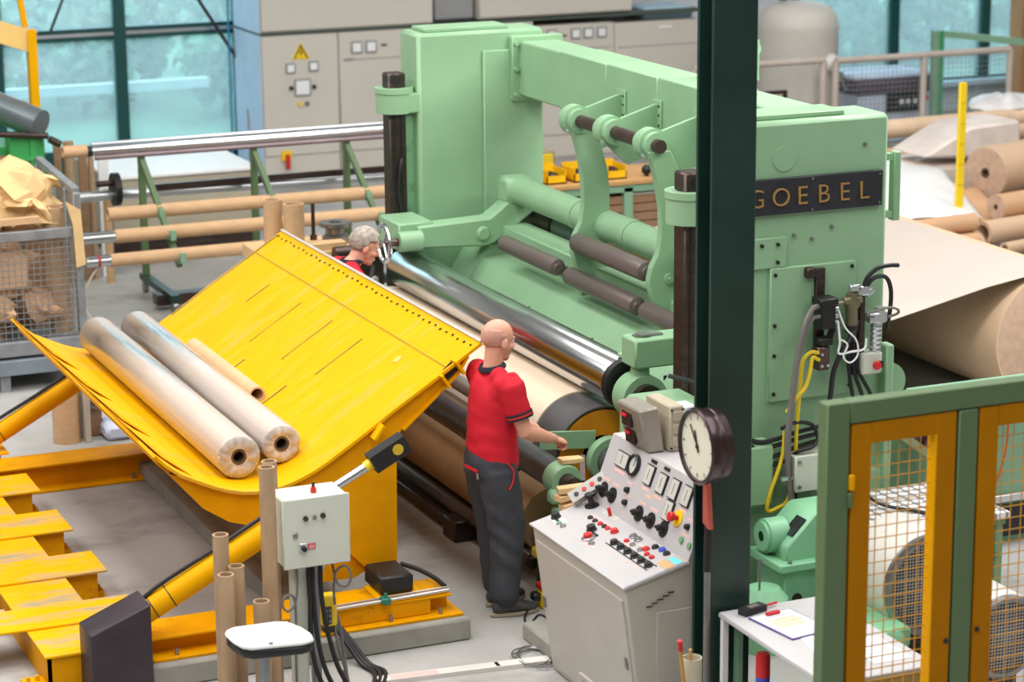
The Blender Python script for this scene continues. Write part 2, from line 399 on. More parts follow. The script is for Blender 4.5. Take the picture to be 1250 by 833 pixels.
struct(MB().box(-4, 4.2, 28.5, 28.75, .2, 9.2).box(4.2, 40, 28.5, 28.75, 4.1, 9.2).box(26, 40, 28.5, 28.75, .3, 4.1), 'wall_upper', WALLP)
# window on the left: frame bars are parts, each pane of glass too
def window(name, x0, x1, z0, z1, mull, trans, y=28.55):
    w = struct(MB().box(x0, x1, y-.06, y+.06, z0-.1, z0).box(x0, x1, y-.06, y+.06, z1, z1+.1), name, TEAL)
    ROOTLOC[w.name] = Vector()
    xs = [x0]+mull+[x1]
    for x in xs: MB().box(x-.07, x+.07, y-.07, y+.07, z0, z1).obj('mullion', TEAL, w)
    for z in trans:
        MB().box(x0, x1, y-.05, y+.05, z-.07, z-.02).box(x0, x1, y-.05, y+.05, z+.02, z+.07).obj('transom', TEAL, w)
        MB().box(x0, x1, y-.06, y-.03, z-.02, z+.02).obj('transom_groove', ALU, w)
    zs = [z0]+trans+[z1]
    for a, b in zip(xs, xs[1:]):
        for c, d in zip(zs, zs[1:]): MB().box(a+.05, b-.05, y-.006, y+.006, c, d).obj('pane', GLASS, w)
    return w
window('window_1', 4.2, 8.68, .32, 4.0, [5.76, 7.22], [1.68])
window('window_2', 16.3, 26, .45, 4.0, [17.85, 19.3, 20.75, 22.2], [2.9])
struct(MB().box(16.2, 26, 28.3, 28.5, .36, .42), 'trim_2', mk('pale blue sill', (170, 196, 214), .5))
struct(MB().box(4.2, 8.68, 28.4, 28.5, .02, .22), 'trim_3', TEAL)
struct(MB().box(8.556, 8.568, 27.30, 28.3, 0, 1.69).box(8.556, 8.568, 27.30, 28.3, 1.72, 4.2), 'trim_4', mk('window lit cabinet side', (196, 212, 232), .6, var=.04))  # cabinet side; window light on it is put into the pale blue
# outside: hedge shrubs and a white parapet
random.seed(3)
def shrub(x, y, h, w, lab, k):
    t = thing('hedge_shrub', lab, 'shrub', (x, y, -.05), 'shrubs outside the windows')
    MB().cyl((x, y, -.05), (x, y, h*.5), .06, n=8).obj('trunk', BARK, t)
    m = MB(); b = m.bm
    for i in range(14):
        a = random.uniform(0, 2*pi); q = sqrt(random.random())*.6; z = random.uniform(.15, .85)
        m.ball((x+cos(a)*q*w*.4, y+sin(a)*q*w*.3, h*z), random.uniform(.2, .3)*w*.5, u=8, v=6)
    for i in range(520):
        a = random.uniform(0, 2*pi); e = random.uniform(-.9, 1); q = sqrt(1-e*e)*random.uniform(.8, 1.08)
        c = Vector((x+cos(a)*q*w*.40, y+sin(a)*q*w*.38, h*(.5+.5*e*random.uniform(.85, 1.06)))); c += Vector((noise.noise(c*2), noise.noise(c*2.3), noise.noise(c*1.7)))*.12
        s_ = Vector((random.gauss(0, 1), random.gauss(0, 1), random.gauss(0, 1))).normalized(); t_ = s_.orthogonal().normalized(); L = random.uniform(.08, .16)
        b.faces.new([b.verts.new(c+s_*L), b.verts.new(c+t_*L*.6), b.verts.new(c-s_*L), b.verts.new(c-t_*L*.6)])
    m.obj('foliage', LEAF, t, sharp=80, fix=False)
for i in range(16):
    x = 4.6+i*1.72; shrub(x, 33+random.uniform(-.6, .8), random.uniform(1.7, 2.6), random.uniform(1.75, 1.95), 'leafy shrub in the hedge outside, blurred behind the blue glass', i)
for i in range(15):
    x = 5.5+i*1.72; shrub(x, 35+random.uniform(-.2, .3), random.uniform(2.3, 3.0), random.uniform(1.75, 1.95), 'leafy shrub in the hedge outside, blurred behind the blue glass', 60+i)
for i in range(13):
    x = 3.9+i*2.5; shrub(x, 37+random.uniform(-.8, .8), random.uniform(3.2, 4.4), random.uniform(2.4, 2.7), 'leafy shrub in the hedge outside, blurred behind the blue glass', 30+i)
solo(MB().box(10.2, 12.0, 42, 45, -.05, 3.2).box(10.1, 12.1, 41.9, 45.1, 3.2, 3.3), 'garden_shed', mk('pale shed paint', (236, 228, 228), .7), 'pale shed outside, blurred behind the upper left window', 'shed', (11.1, 43, -.05))
solo(MB().box(5.0, 8.9, 30.6, 30.75, .68, .80).box(5.1, 5.2, 30.62, 30.72, -.05, .68), 'parapet_rail', mk('pale concrete rail', (214, 218, 214), .7), 'pale horizontal parapet outside behind the left window', 'railing', (7, 30.7, -.05))

# steel column of the hall, dark green H section
st = MB()
PX0, PX1, PY0, PY1 = 5.475, 5.715, 10.33, 10.50
st.box(PX0, PX1, PY0, PY0+.022, 0, 5.6, .004).box(PX0, PX1, PY1-.022, PY1, 0, 5.6, .004).box((PX0+PX1)/2-.012, (PX0+PX1)/2+.012, PY0+.02, PY1-.02, 0, 5.6)
pil = struct(st, 'steel_column', DKGREEN); pil['label'] = 'dark green steel column standing in front of the machine'; ROOTLOC[pil.name] = Vector()
struct(MB().box(4.12, 4.25, 12.95, 16.5, 0, .10, .01).box(3.1, 5.0, 12.30, 12.95, 0, .13, .012), 'trim_5', CONCRETE)      # concrete kerb and plinth
struct(MB().box(5.27, 5.62, 11.55, 12.2, 0, .1, .012), 'trim_6', CONCRETE)

# ================================================================ the winding machine
GX0, GX1 = 6.6, 7.63
M = thing('winding_machine', 'tall green paper winding machine with two columns and a crossbeam, bearing a black name plate', 'machine', (7.1, 14.7, 0))
near = MB().box(GX0, GX1, 12.2, 12.58, 0, 2.87, .025).obj('near_column', GREEN, M)
MB().box(6.68, 7.36, 12.26, 12.52, 2.87, 2.90, .006).obj('column_cap', GREEN, near)
MB().box(6.84, 7.41, 12.175, 12.21, 1.22, 2.02, .006).obj('cover_plate', GREEN, near)
MB().box(6.66, 6.95, 12.18, 12.21, 2.02, 2.20, .005).obj('small_cover_plate', GREEN, near)
MB().cyl((6.93, 12.194, 2.655), (6.93, 12.21, 2.655), .075, n=32).obj('blind_cover', GREEN, near)
for x, z in ((6.87, 1.98), (7.38, 1.99), (6.87, 1.68), (6.87, 1.50), (6.87, 1.27), (7.38, 1.27), (6.885, 2.16), (6.885, 2.055), (6.78, 2.16)):
    MB().cyl((x, 12.165, z), (x, 12.19, z), .011, n=8).obj('bolt', BLACK, near)
for x, z in ((7.0, 2.2), (7.25, 2.23), (7.12, 2.17), (7.46, 2.7)): MB().cyl((x, 12.185, z), (x, 12.21, z), .011, n=10).obj('bolt', STEEL, near)
MB().box(7.13, 7.19, 12.15, 12.18, 1.45, 2.0, .003).box(7.06, 7.12, 12.13, 12.18, 1.95, 2.01, .006).obj('hose_rail', STEELD, near)
MB().box(7.60, 7.655, 12.12, 12.21, 0, 1.5, .01).obj('edge_rib', GREEN, near)
MB().lathe((7.68, 12.22, 1.24), (0, 1, 0), [(0, 0), (0, .12), (.05, .12), (.05, 0)], 32).obj('round_guard', GREEN, near)
MB().box(7.855, 7.905, 12.50, 12.56, 2.16, 2.58, .006).box(7.62, 7.86, 12.51, 12.55, 2.53, 2.57).box(7.62, 7.86, 12.51, 12.55, 2.18, 2.22).obj('side_hinge_bar', GREEN, near)
MB().box(6.62, 7.62, 12.14, 12.21, 0, .74, .01).obj('lower_plate', GREEN, near)
MB().box(6.62, 6.83, 12.05, 12.2, .62, 1.02, .03).obj('terminal_cover', GREEN, near)
# name plate with raised letters
sg = MB().box(6.66, 7.575, 12.17, 12.21, 2.335, 2.545, .004).obj('name_plate', SIGN, M)
for ch, x in zip('GOEBEL', (6.735, 6.895, 7.035, 7.175, 7.315, 7.445)):
    text_mesh(ch, .155, .008, 'letter', BRASS, sg, Matrix.Translation((x, 12.168, 2.385)) @ FRONT @ Matrix.Diagonal((1.0, 1.0, 1, 1)), offset=-.0015)
for x, z in ((7.55, 2.525), (7.1, 2.53), (7.1, 2.35), (7.55, 2.355)): MB().cyl((x, 12.16, z), (x, 12.18, z), .008, n=8).obj('rivet', STEEL, sg)
# far column
far = MB().box(GX0, GX1, 17.15, 17.53, 0, 2.87, .025).obj('far_column', GREEN, M)
MB().box(6.68, 7.36, 17.20, 17.48, 2.87, 2.90, .006).obj('column_cap', GREEN, far)
MB().box(7.12, 7.6, 17.12, 17.16, 0, 2.72, .008).obj('cover_plate', GREEN, far)
MB().box(6.5, 6.63, 17.22, 17.36, 0, 2.34, .02).obj('guide_rail', GREEND, far)
# crossbeam
bm_ = MB().box(7.40, 7.72, 12.55, 17.16, 2.37, 2.78, .012).obj('crossbeam', GREEN, M)
for ya in (17.08, 12.55): MB().box(7.34, 7.76, ya, ya+.08, 2.33, 2.82, .008).obj('end_flange', GREEN, bm_)
for z in (2.38, 2.575, 2.77): MB().cyl((7.365, 17.10, z), (7.365, 17.05, z), .018, n=8).obj('bolt', GREEN, bm_)
for y in (15.95, 15.15, 14.35): MB().box(7.393, 7.725, y-.40, y+.38, 2.365, 2.786, .006).obj('stiffener_plate', GREEN, bm_)
MB().prism([(7.55, 2.78), (7.95, 2.78), (7.95, 3.05), (7.8, 3.1)], 'y', 14.35, 14.41).obj('lifting_lug', GREEN, bm_)
MB().cyl((7.87, 14.28, 3.0), (7.87, 14.44, 3.0), .055).obj('lug_pin', GREEN, bm_)
# brackets carrying the pivot shaft
PV = (7.03, 2.455)
for y in (15.28, 14.73, 14.12):
    br = MB().prism([(7.40, 2.62), (7.40, 2.30), (7.16, 2.22), (7.0, 2.37), (7.0, 2.50), (7.10, 2.53)], 'y', y-.018, y+.018).obj('shaft_bracket', GREEN, M)
    MB().box(7.375, 7.40, y-.07, y+.07, 2.28, 2.64, .004).obj('bracket_flange', GREEN, br)
    MB().lathe((PV[0], y-.10, PV[1]), (0, 1, 0), [(0, .045), (0, .085), (.05, .085), (.05, .105), (.14, .105), (.14, .085), (.19, .085), (.19, .045)], 28).obj('bearing_boss', GREEN, br)
    for z in (2.33, 2.40, 2.47, 2.54, 2.60): MB().cyl((7.37, y-.045, z), (7.378, y-.045, z), .009, n=6).obj('screw', BLACK, br)
    MB().cyl((6.93, y-.09, 2.40), (6.91, y-.16, 2.40), .012, n=8).obj('grease_nipple', ALU, br)
sh = MB().cyl((PV[0], 13.97, PV[1]), (PV[0], 15.36, PV[1]), .045, n=20).obj('pivot_shaft', STEELB, M)
# two curved hanger arms
def arm(y, lower):
    R_ = [(6.96, 2.42), (6.99, 2.33), (7.02, 2.22), (7.05, 2.05), (7.055, 1.88), (7.035, 1.75), (6.985, 1.66), (6.965, 1.56), (6.995, 1.45), (7.035, 1.36), (7.035, 1.22), (7.06, 1.16)]
    L_ = [(7.17, 1.16), (7.20, 1.24), (7.21, 1.40), (7.235, 1.55), (7.25, 1.75), (7.255, 1.95), (7.235, 2.12), (7.19, 2.28), (7.12, 2.42)]
    a = MB().prism(R_+L_, 'y', y-.03, y+.03, .006).obj('hanger_arm', GREEN, M)
    MB().cyl((7.11, y-.05, 1.58), (7.11, y+.05, 1.58), .035, n=16).cyl((7.11, y-.07, 1.58), (7.11, y-.05, 1.58), .018, n=6).obj('arm_bolt', GREEN, a)
    if lower: MB().box(7.03, 7.24, y-.12, y-.03, 1.235, 1.305, .006).obj('arm_bracket', GREEN, a)
    return a
arm(15.22, False); arm(14.03, True)
def roll(nm, x, z, y0, y1, r, mat, par=M, cap=True, n=28):
    o = MB().lathe((x, y0, z), (0, 1, 0), [(0, 0), (0, r*.45), (.01, r*.5), (.02, r*.92), (.035, r), (y1-y0-.035, r), (y1-y0-.02, r*.92), (y1-y0, r*.5), (y1-y0, 0)], n).obj(nm, mat, par)
    return o
roll('guide_roller', 6.99, 1.62, 14.07, 15.18, .068, ROLLER)
roll('guide_roller', 6.90, 1.425, 15.27, 16.25, .062, ROLLER)
roll('guide_roller', 6.93, 1.39, 14.08, 15.17, .066, ROLLER)
roll('guide_roller', 6.93, 1.39, 12.75, 13.98, .066, ROLLER)
MB().box(7.08, 7.30, 15.27, 16.75, 1.36, 1.46, .01).obj('roller_beam', GREEN, M)
MB().box(7.12, 7.30, 12.6, 15.16, 1.33, 1.43, .01).obj('roller_beam', GREEN, M)
# tubular cross tie with clamp
MB().cyl((7.24, 12.58, 1.71), (7.24, 16.72, 1.71), .105, n=32).obj('cross_tube', GREEN, M)
for y in (15.6, 14.75, 13.7): MB().tube((7.24, y, 1.71), (7.24, y+.09, 1.71), .112, .10, 32).obj('tube_sleeve', GREEN, M)
# rewinding drum seen at the back with dark end
MB().cyl((7.43, 12.6, 1.47), (7.43, 16.0, 1.47), .10, n=24).obj('paper_wrapped_roller', PAPERW, M)
MB().cyl((7.43, 16.0, 1.47), (7.43, 16.4, 1.47), .09, n=24).obj('roller_end', mk('dull green grey roller end', (92, 112, 104), .4), M)
MB().cyl((7.43, 16.4, 1.47), (7.43, 17.1, 1.47), .11, n=24).obj('roller_bearing', STEELD, M)
# bed between the columns
MB().prism([(6.72, .2), (6.72, .95), (6.92, 1.22), (7.40, 1.26), (7.56, 1.2), (7.56, .2)], 'y', 12.6, 16.75, .012).obj('machine_bed', GREEN, M)
MB().prism([(6.78, .3), (6.78, 1.0), (7.0, 1.32), (7.3, 1.32), (7.5, .3)], 'y', 16.76, 17.14, .012).obj('bed_end_block', GREEN, M)
for y in (15.6, 14.55, 13.45): MB().box(6.80, 6.83, y-.006, y+.006, .95, 1.09).obj('bed_slot', BLACK, M)
# guide posts
def guide_post(y, z0):
    g = MB().box(6.385, 6.525, y-.07, y+.07, z0, 2.58, .012).obj('guide_post', STEELD, M)
    for dx in (-.028, .028): MB().box(6.455+dx-.006, 6.455+dx+.006, y-.075, y-.069, z0, 2.3).obj('post_groove', BLACK, g)
    MB().lathe((6.455, y, 2.28), (0, 0, 1), [(0, .08), (0, .14), (.15, .14), (.15, .148), (.19, .148), (.19, .08)], 32).box(6.455, 6.62, y-.12, y+.12, 2.28, 2.43, .01).obj('post_clamp', GREEN, g)
    MB().cyl((6.455, y-.075, 2.52), (6.455, y-.069, 2.52), .03, n=12).obj('post_eye', BLACK, g)
guide_post(17.28, .2); guide_post(12.45, .2)
# pressing arms
def press_arm(y, far_):
    y0, y1 = y-.09, y+.09
    pts = [(6.41, 1.345), (6.41, 1.505), (6.98, 1.525), (7.18, 1.67), (7.30, 1.65), (7.34, 1.55), (7.02, 1.335), (6.95, 1.315)]
    a = MB().prism(pts, 'y', y0, y1, .012).obj('press_arm', GREEN, M)
    MB().lathe((6.92, y0-.03, 1.415), (0, 1, 0), [(0, 0), (0, .04), (.012, .055), (.05, .055)], 20).obj('arm_pin', GREEN, a)
    MB().box(7.12, 7.34, y0-.02, y1+.02, 1.61, 1.81, .03).obj('arm_clamp', GREEN, a)
    MB().box(6.27, 6.55, y0+.05, y1+.30 if far_ else y1, 1.32, 1.53, .012).obj('arm_block', GREEN, a)
    return a
pa = press_arm(16.78, True)
MB().cyl((6.40, 16.63, 1.42), (6.22, 16.63, 1.42), .075, n=24).obj('adjuster_housing', GREEN, pa)
MB().cyl((6.22, 16.63, 1.42), (6.11, 16.63, 1.42), .03, n=16).obj('adjuster_spindle', STEELB, pa)
hw = MB()
R_ = .135
hw.bm.free(); hw.bm = bmesh.new()
ringpts = [(6.11, 16.63+R_*cos(t*2*pi/28), 1.42+R_*sin(t*2*pi/28)) for t in range(29)]
hw.pipe(ringpts, .017, 8, 1)
for k in range(3): hw.cyl((6.11, 16.63, 1.42), (6.11, 16.63+R_*cos(k*2.1), 1.42+R_*sin(k*2.1)), .010, n=8)
hw.obj('handwheel', CHROME, pa)
# near press arm: block with slot, fork below
pb = MB().box(6.34, 6.78, 12.92, 13.12, 1.30, 1.48, .012).obj('press_arm', GREEN, M)
MB().box(6.72, 7.34, 12.92, 13.12, 1.34, 1.56, .012).obj('arm_link', GREEN, pb)
MB().lathe((6.44, 13.02, 1.485), (0, 0, 1), [(0, .05), (.012, .05), (.012, 0)], 20).box(6.38, 6.56, 12.99, 13.05, 1.478, 1.492).obj('slot_cover', STEEL, pb)
MB().lathe((6.42, 13.02, 1.05), (0, 0, 1), [(0, .12), (.1, .09), (.18, .06), (.3, .055)], 24).obj('fork_neck', GREEN, pb)
MB().lathe((6.42, 12.94, 1.10), (0, 1, 0), [(0, .06), (0, .15), (.16, .15), (.16, .06)], 28).obj('end_bearing', GREEN, pb)
MB().cyl((6.42, 12.89, 1.10), (6.42, 12.96, 1.10), .10, n=24).obj('bearing_cap', STEELD, pb)
# chrome press roller
CH = (6.40, 1.15)
ch = MB().lathe((CH[0], 13.22, CH[1]), (0, 1, 0), [(0, .12), (.006, .143), (.02, .15), (3.74, .15), (3.78, .135), (3.78, 0)], 64).obj('chrome_roller', CHROME, M)
MB().lathe((CH[0], 13.14, CH[1]), (0, 1, 0), [(0, 0), (0, .155), (.05, .16), (.075, .14)], 40).obj('roller_end_disc', BLACK, ch)
MB().box(6.38, 6.52, 13.14, 13.26, 1.305, 1.33, .006).obj('scraper_bracket', GREEN, M)
# winding drum: paper, bare grey end, orange disc, journal
DR = (6.29, .675)
wd = MB().lathe((DR[0], 13.64, DR[1]), (0, 1, 0), [(0, .26), (0, .325), (3.4, .325), (3.4, 0)], 64).obj('wound_paper', mk('fresh wound paper', (222, 202, 178), .75, var=.02), M)
dr = MB().lathe((DR[0], 13.28, DR[1]), (0, 1, 0), [(.02, .29), (0, .305), (0, .315), (.4, .315)], 64).obj('drum', DARKDRUM, M)
MB().lathe((DR[0], 13.285, DR[1]), (0, 1, 0), [(0, .13), (0, .292), (.02, .292)], 48).obj('drum_end_plate', ORANGE, dr)
MB().lathe((DR[0], 13.14, DR[1]), (0, 1, 0), [(0, .09), (0, .145), (.02, .15), (.06, .15), (.06, .12), (.12, .12)], 32).obj('flange_ring', GREEN, M)
MB().lathe((DR[0], 12.84, DR[1]), (0, 1, 0), [(0, 0), (0, .085), (.015, .10), (.32, .10)], 28).obj('drum_journal', DARKDRUM, M)
MB().box(6.18, 6.5, 12.76, 12.80, .50, .78, .01).obj('journal_bracket', GREEN, M)
MB().bar((5.86, 13.25, .83), (6.22, 13.24, .80), .02, .11).obj('guard_bar', GREEN, M)
# take-up shaft with collar, the one the worker handles
SX, SZ = 5.74, .76
s2 = MB().lathe((SX, 12.72, SZ), (0, 1, 0), [(0, .05), (0, .088), (3.6, .088), (3.6, 0)], 28).obj('takeup_shaft', mk('mottled dark shaft', (84, 86, 92), .35, .7, var=.3, scale=9, spots=((92, 60, 44), .4, 9)), M)
MB().lathe((SX, 12.60, SZ), (0, 1, 0), [(0, .05), (0, .095), (.04, .105), (.12, .105), (.12, .08)], 28).obj('shaft_collar', GREEN, M)
MB().cyl((SX, 12.5, SZ), (SX, 12.62, SZ), .055, n=20).obj('shaft_stub', STEELD, M)
MB().box(SX-.12, SX-.05, 12.56, 12.64, SZ-.12, SZ-.03, .02).obj('collar_lug', GREEN, M)
MB().box(SX-.10, SX+.14, 12.42, 12.62, .40, .62, .015).box(SX-.02, SX+.3, 12.5, 12.62, 0, .42, .01).box(SX+.0, SX+.04, 12.44, 12.5, .6, .78).obj('bearing_pedestal', GREEN, M)
MB().bar((SX+.05, 12.46, .76), (SX+.24, 12.40, .70), .02, .03).bar((SX+.24, 12.9, .80), (SX+.1, 12.6, .74), .03, .04).obj('latch_lever', STEELD, M)
# lower rollers and webs in the dark under the machine
roll('lower_roller', 5.79, .93, 13.5, 16.6, .05, mk('grey brown tube', (122, 112, 104), .4, .4), M)
roll('lower_roller', 5.74, .80, 13.4, 16.6, .055, mk('brown tube', (104, 84, 66), .45, .3), M)
roll('lower_roller', 5.73, .67, 13.3, 16.6, .045, mk('brown tube', (104, 84, 66), .45, .3), M)
MB().cyl((5.88, 13.1, .36), (5.88, 16.6, .36), .215, n=40).obj('lower_paper_roll', mk('shade toned kraft paper', (150, 116, 80), .8), M)  # paper colour darkened to carry the shade under the cradle
roll('lower_roller', 5.70, .15, 13.0, 15.5, .055, STEELD, M)
MB().box(5.60, 5.66, 14.0, 15.6, .04, .10, .01).box(5.56, 5.72, 13.95, 14.15, .0, .14, .01).obj('floor_rail', STEELD, M)
MB().box(6.05, 6.6, 12.75, 12.95, 0, .55, .015).obj('near_base_block', GREEND, M)
MB().box(6.3, 6.7, 16.85, 17.14, 0, .95, .015).obj('far_base_block', GREEND, M)
MB().lathe((5.98, 17.05, .95), (1, 0, 0), [(0, 0), (0, .07), (.1, .08), (.16, .06), (.3, .06)], 24).obj('far_bearing', GREEN, M)
MB().box(6.06, 6.13, 16.8, 16.86, 1.02, 1.14, .015).obj('junction_cover', GALV, M)
MB().cyl((6.0, 16.84, 1.10), (6.0, 16.80, 1.10), .03, n=12).obj('orange_cap', ORANGE, M)
MB().pipe([(6.05, 16.9, 1.3), (6.10, 16.86, 1.2), (6.05, 16.8, 1.05), (6.1, 16.8, .9)], .02).obj('bearing_hose', RUBBER, M)
# web standing between chrome roller and drum

# ================================================================ air fittings and hoses on the near column
vb = thing('valve_block', 'black solenoid valve block with chrome fittings on the green column, topmost of the fittings', 'valve', (7.16, 12.12, 1.62))
MB().box(7.10, 7.20, 12.03, 12.13, 1.66, 1.84, .01).obj('valve_body', BLACK, vb)
MB().box(7.09, 7.21, 12.02, 12.14, 1.80, 1.845, .008).obj('valve_cover', BLACK, vb)
for z in (1.69, 1.73, 1.77): MB().cyl((7.20, 12.06, z), (7.225, 12.06, z), .016, n=10).obj('fitting', ALU, vb)
v2 = thing('pressure_switch', 'brown rusty pressure switch where the yellow hoses begin', 'valve', (7.14, 12.12, 1.5))
MB().box(7.10, 7.18, 12.06, 12.14, 1.41, 1.55, .008).obj('switch_body', STEELB, v2)
MB().box(7.11, 7.2, 12.06, 12.14, 1.555, 1.60, .006).cyl((7.19, 12.1, 1.58), (7.22, 12.1, 1.65), .02, n=10).obj('switch_cap', BLACK, v2)
for x, z in ((7.12, 1.44), (7.12, 1.51), (7.16, 1.44)): MB().cyl((x, 12.045, z), (x, 12.06, z), .009, n=8).obj('screw', ALU, v2)
fr = thing('filter_regulator', 'olive metal filter regulator with a bowl, on the green column', 'valve', (7.33, 12.12, 1.75))
MB().lathe((7.33, 12.08, 1.63), (0, 0, 1), [(0, 0), (0, .035), (.13, .038), (.15, .05), (.17, .05), (.2, .035), (.22, .035), (.22, 0)], 20).obj('bowl', mk('smoked olive bowl', (110, 104, 78), .25, .2), fr)
MB().box(7.27, 7.39, 12.05, 12.11, 1.79, 1.83, .008).cyl((7.20, 12.08, 1.79), (7.28, 12.08, 1.80), .014, n=10).obj('regulator_body', mk('olive die cast metal', (138, 132, 106), .4, .5), fr)
MB().cyl((7.33, 12.08, 1.62), (7.33, 12.08, 1.66), .04, n=16).obj('bowl_cap', BLACK, fr)
pm = thing('pipe_manifold', 'dark vertical pipe with bright top fitting and black hoses at the column edge', 'pipe', (7.40, 12.1, 1.6))
MB().cyl((7.405, 12.1, 1.35), (7.405, 12.1, 1.86), .024, n=14).cyl((7.355, 12.12, 1.35), (7.355, 12.12, 1.66), .018, n=12).obj('riser_pipe', STEELD, pm)
MB().box(7.36, 7.44, 12.06, 12.13, 1.83, 1.89, .008).cyl((7.43, 12.09, 1.83), (7.47, 12.09, 1.86), .022, n=12).box(7.31, 7.38, 12.06, 12.1, 1.86, 1.90, .005).obj('top_fitting', ALU, pm)
ms = thing('air_lubricator', 'bright aluminium air lubricator with a ribbed body, above the red stop button', 'valve', (7.49, 12.12, 1.6))
MB().box(7.44, 7.56, 12.05, 12.12, 1.66, 1.72, .008).cyl((7.52, 12.08, 1.71), (7.52, 12.08, 1.75), .03, n=14).obj('head', ALU, ms)
MB().lathe((7.50, 12.085, 1.48), (0, 0, 1), [(0, 0), (0, .03)]+[(z, r) for k in range(6) for z, r in ((.012+k*.028, .036), (.026+k*.028, .031))]+[(.19, .036), (.19, 0)], 18).obj('ribbed_bowl', ALU, ms)
es = thing('stop_button_box', 'grey box with a red mushroom stop button at the right edge of the green column', 'switch', (7.48, 12.15, 1.36))
MB().box(7.39, 7.53, 12.05, 12.15, 1.355, 1.485, .01).obj('box_body', BOXGREY, es)
MB().cyl((7.48, 12.05, 1.41), (7.48, 12.02, 1.41), .012, n=10).lathe((7.48, 12.035, 1.41), (0, -1, 0), [(0, 0), (0, .026), (.014, .026), (.02, .018), (.02, 0)], 18).obj('stop_button', RED, es)
MB().box(7.50, 7.532, 12.043, 12.05, 1.39, 1.43).obj('name_tag', BLACK, es)
jb = thing('junction_box', 'pale grey junction box on the green column above the gearbox', 'box', (7.0, 12.1, .72))
MB().box(6.92, 7.22, 11.99, 12.14, .72, .93, .008).obj('box_body', BOXGREY, jb)
MB().box(6.915, 7.225, 11.975, 11.99, .715, .935, .006).obj('box_lid', BOXGREY, jb)
for x, z in ((6.94, .9), (6.94, .75), (7.2, .9)): MB().cyl((x, 11.965, z), (x, 11.975, z), .012, n=10).obj('lid_screw', STEEL, jb)
def hose(name, pts, r, mat, label, cat='hose', n=8, group=None):
    p0 = pts[0]; return solo(MB().pipe(pts, r, n), name, mat, label, cat, p0, group)
hose('yellow_hose', [(7.10, 12.06, 1.52), (7.04, 12.05, 1.53), (6.99, 12.05, 1.48), (6.98, 12.05, 1.36), (6.96, 12.05, 1.10), (6.95, 12.05, .85), (6.91, 12.05, .66), (6.84, 12.04, .62), (6.77, 12.04, .61), (6.78, 12.04, .70), (6.86, 12.04, .92), (6.88, 12.05, 1.08)], .012, mk('yellow hose rubber', (228, 196, 40), .45), 'long yellow hose hanging in a deep loop on the green column')
hose('yellow_hose', [(7.10, 12.05, 1.48), (7.05, 12.04, 1.50), (7.03, 12.03, 1.42), (7.0, 12.03, 1.33), (6.93, 12.03, 1.26), (6.885, 12.04, 1.19)], .012, MATS['yellow hose rubber'], 'short yellow hose curving from the pressure switch behind the grey hose')
hose('grey_hose', [(7.10, 12.06, 1.80), (7.04, 12.04, 1.79), (6.98, 12.02, 1.70), (6.935, 12.02, 1.50), (6.90, 12.01, 1.28), (6.875, 12.01, 1.05), (6.885, 12.01, .85), (6.91, 12.01, .65), (6.90, 12.0, .50), (6.85, 12.0, .43), (6.79, 12.02, .44)], .016, GREYHOSE, 'thick grey hose running down the green column from the valve block')
hose('grey_hose', [(7.10, 12.05, 1.74), (7.05, 12.04, 1.735), (7.0, 12.03, 1.68), (6.95, 12.03, 1.5), (6.915, 12.02, 1.28), (6.895, 12.02, 1.05), (6.90, 12.02, .85), (6.93, 12.02, .62), (6.92, 12.02, .47), (6.87, 12.02, .39)], .012, GREYHOSE, 'thin grey hose running down beside the thicker grey one')
hose('black_hose', [(7.40, 12.08, 1.86), (7.42, 12.06, 1.94), (7.48, 12.05, 1.99), (7.56, 12.05, 2.0), (7.62, 12.05, 1.995)], .014, RUBBER, 'black hose arching from the manifold to a small tap')
hose('black_hose', [(7.41, 12.08, 1.86), (7.46, 12.06, 1.93), (7.54, 12.06, 1.93), (7.585, 12.07, 1.85), (7.59, 12.08, 1.72), (7.58, 12.1, 1.6)], .013, RUBBER, 'black hose bending down over the column edge')
hose('black_hose', [(7.37, 12.08, 1.68), (7.33, 12.05, 1.62), (7.25, 12.04, 1.52), (7.20, 12.05, 1.40), (7.20, 12.08, 1.25), (7.18, 12.1, 1.05), (7.17, 12.1, .95)], .016, RUBBER, 'thick black hose curving down left of the pipe manifold')
for k, (x, lab) in enumerate(((7.345, 'leftmost'), (7.375, 'middle'), (7.40, 'rightmost'))):
    hose('black_hose', [(x-.02, 12.1, 1.55), (x-.025, 12.08, 1.4), (x-.01+.03*k, 12.06, 1.25), (x+.04+.04*k, 12.06, 1.1), (x+.06+.04*k, 12.08, .95)], .012, RUBBER, lab+' of the three black hoses dropping under the manifold')
hose('clear_hose', [(7.22, 12.05, 1.77), (7.26, 12.03, 1.66), (7.33, 12.02, 1.58), (7.34, 12.02, 1.49), (7.29, 12.02, 1.45), (7.245, 12.02, 1.49), (7.27, 12.02, 1.56), (7.22, 12.04, 1.60)], .006, WHITE, 'thin white air line coiled in a loop below the valve block', n=6)
hose('clear_hose', [(7.215, 12.04, 1.70), (7.225, 12.03, 1.58), (7.22, 12.03, 1.51), (7.30, 12.02, 1.515), (7.39, 12.03, 1.52), (7.41, 12.04, 1.58)], .007, WHITE, 'white air line running level to the pipe manifold', n=6)
hose('clear_hose', [(7.46, 12.05, 1.70), (7.40, 12.02, 1.73), (7.52, 12.0, 1.76), (7.60, 12.02, 1.74), (7.62, 12.04, 1.71), (7.56, 12.05, 1.69)], .008, GREYHOSE, 'grey air line looped round the head of the air lubricator', n=6)
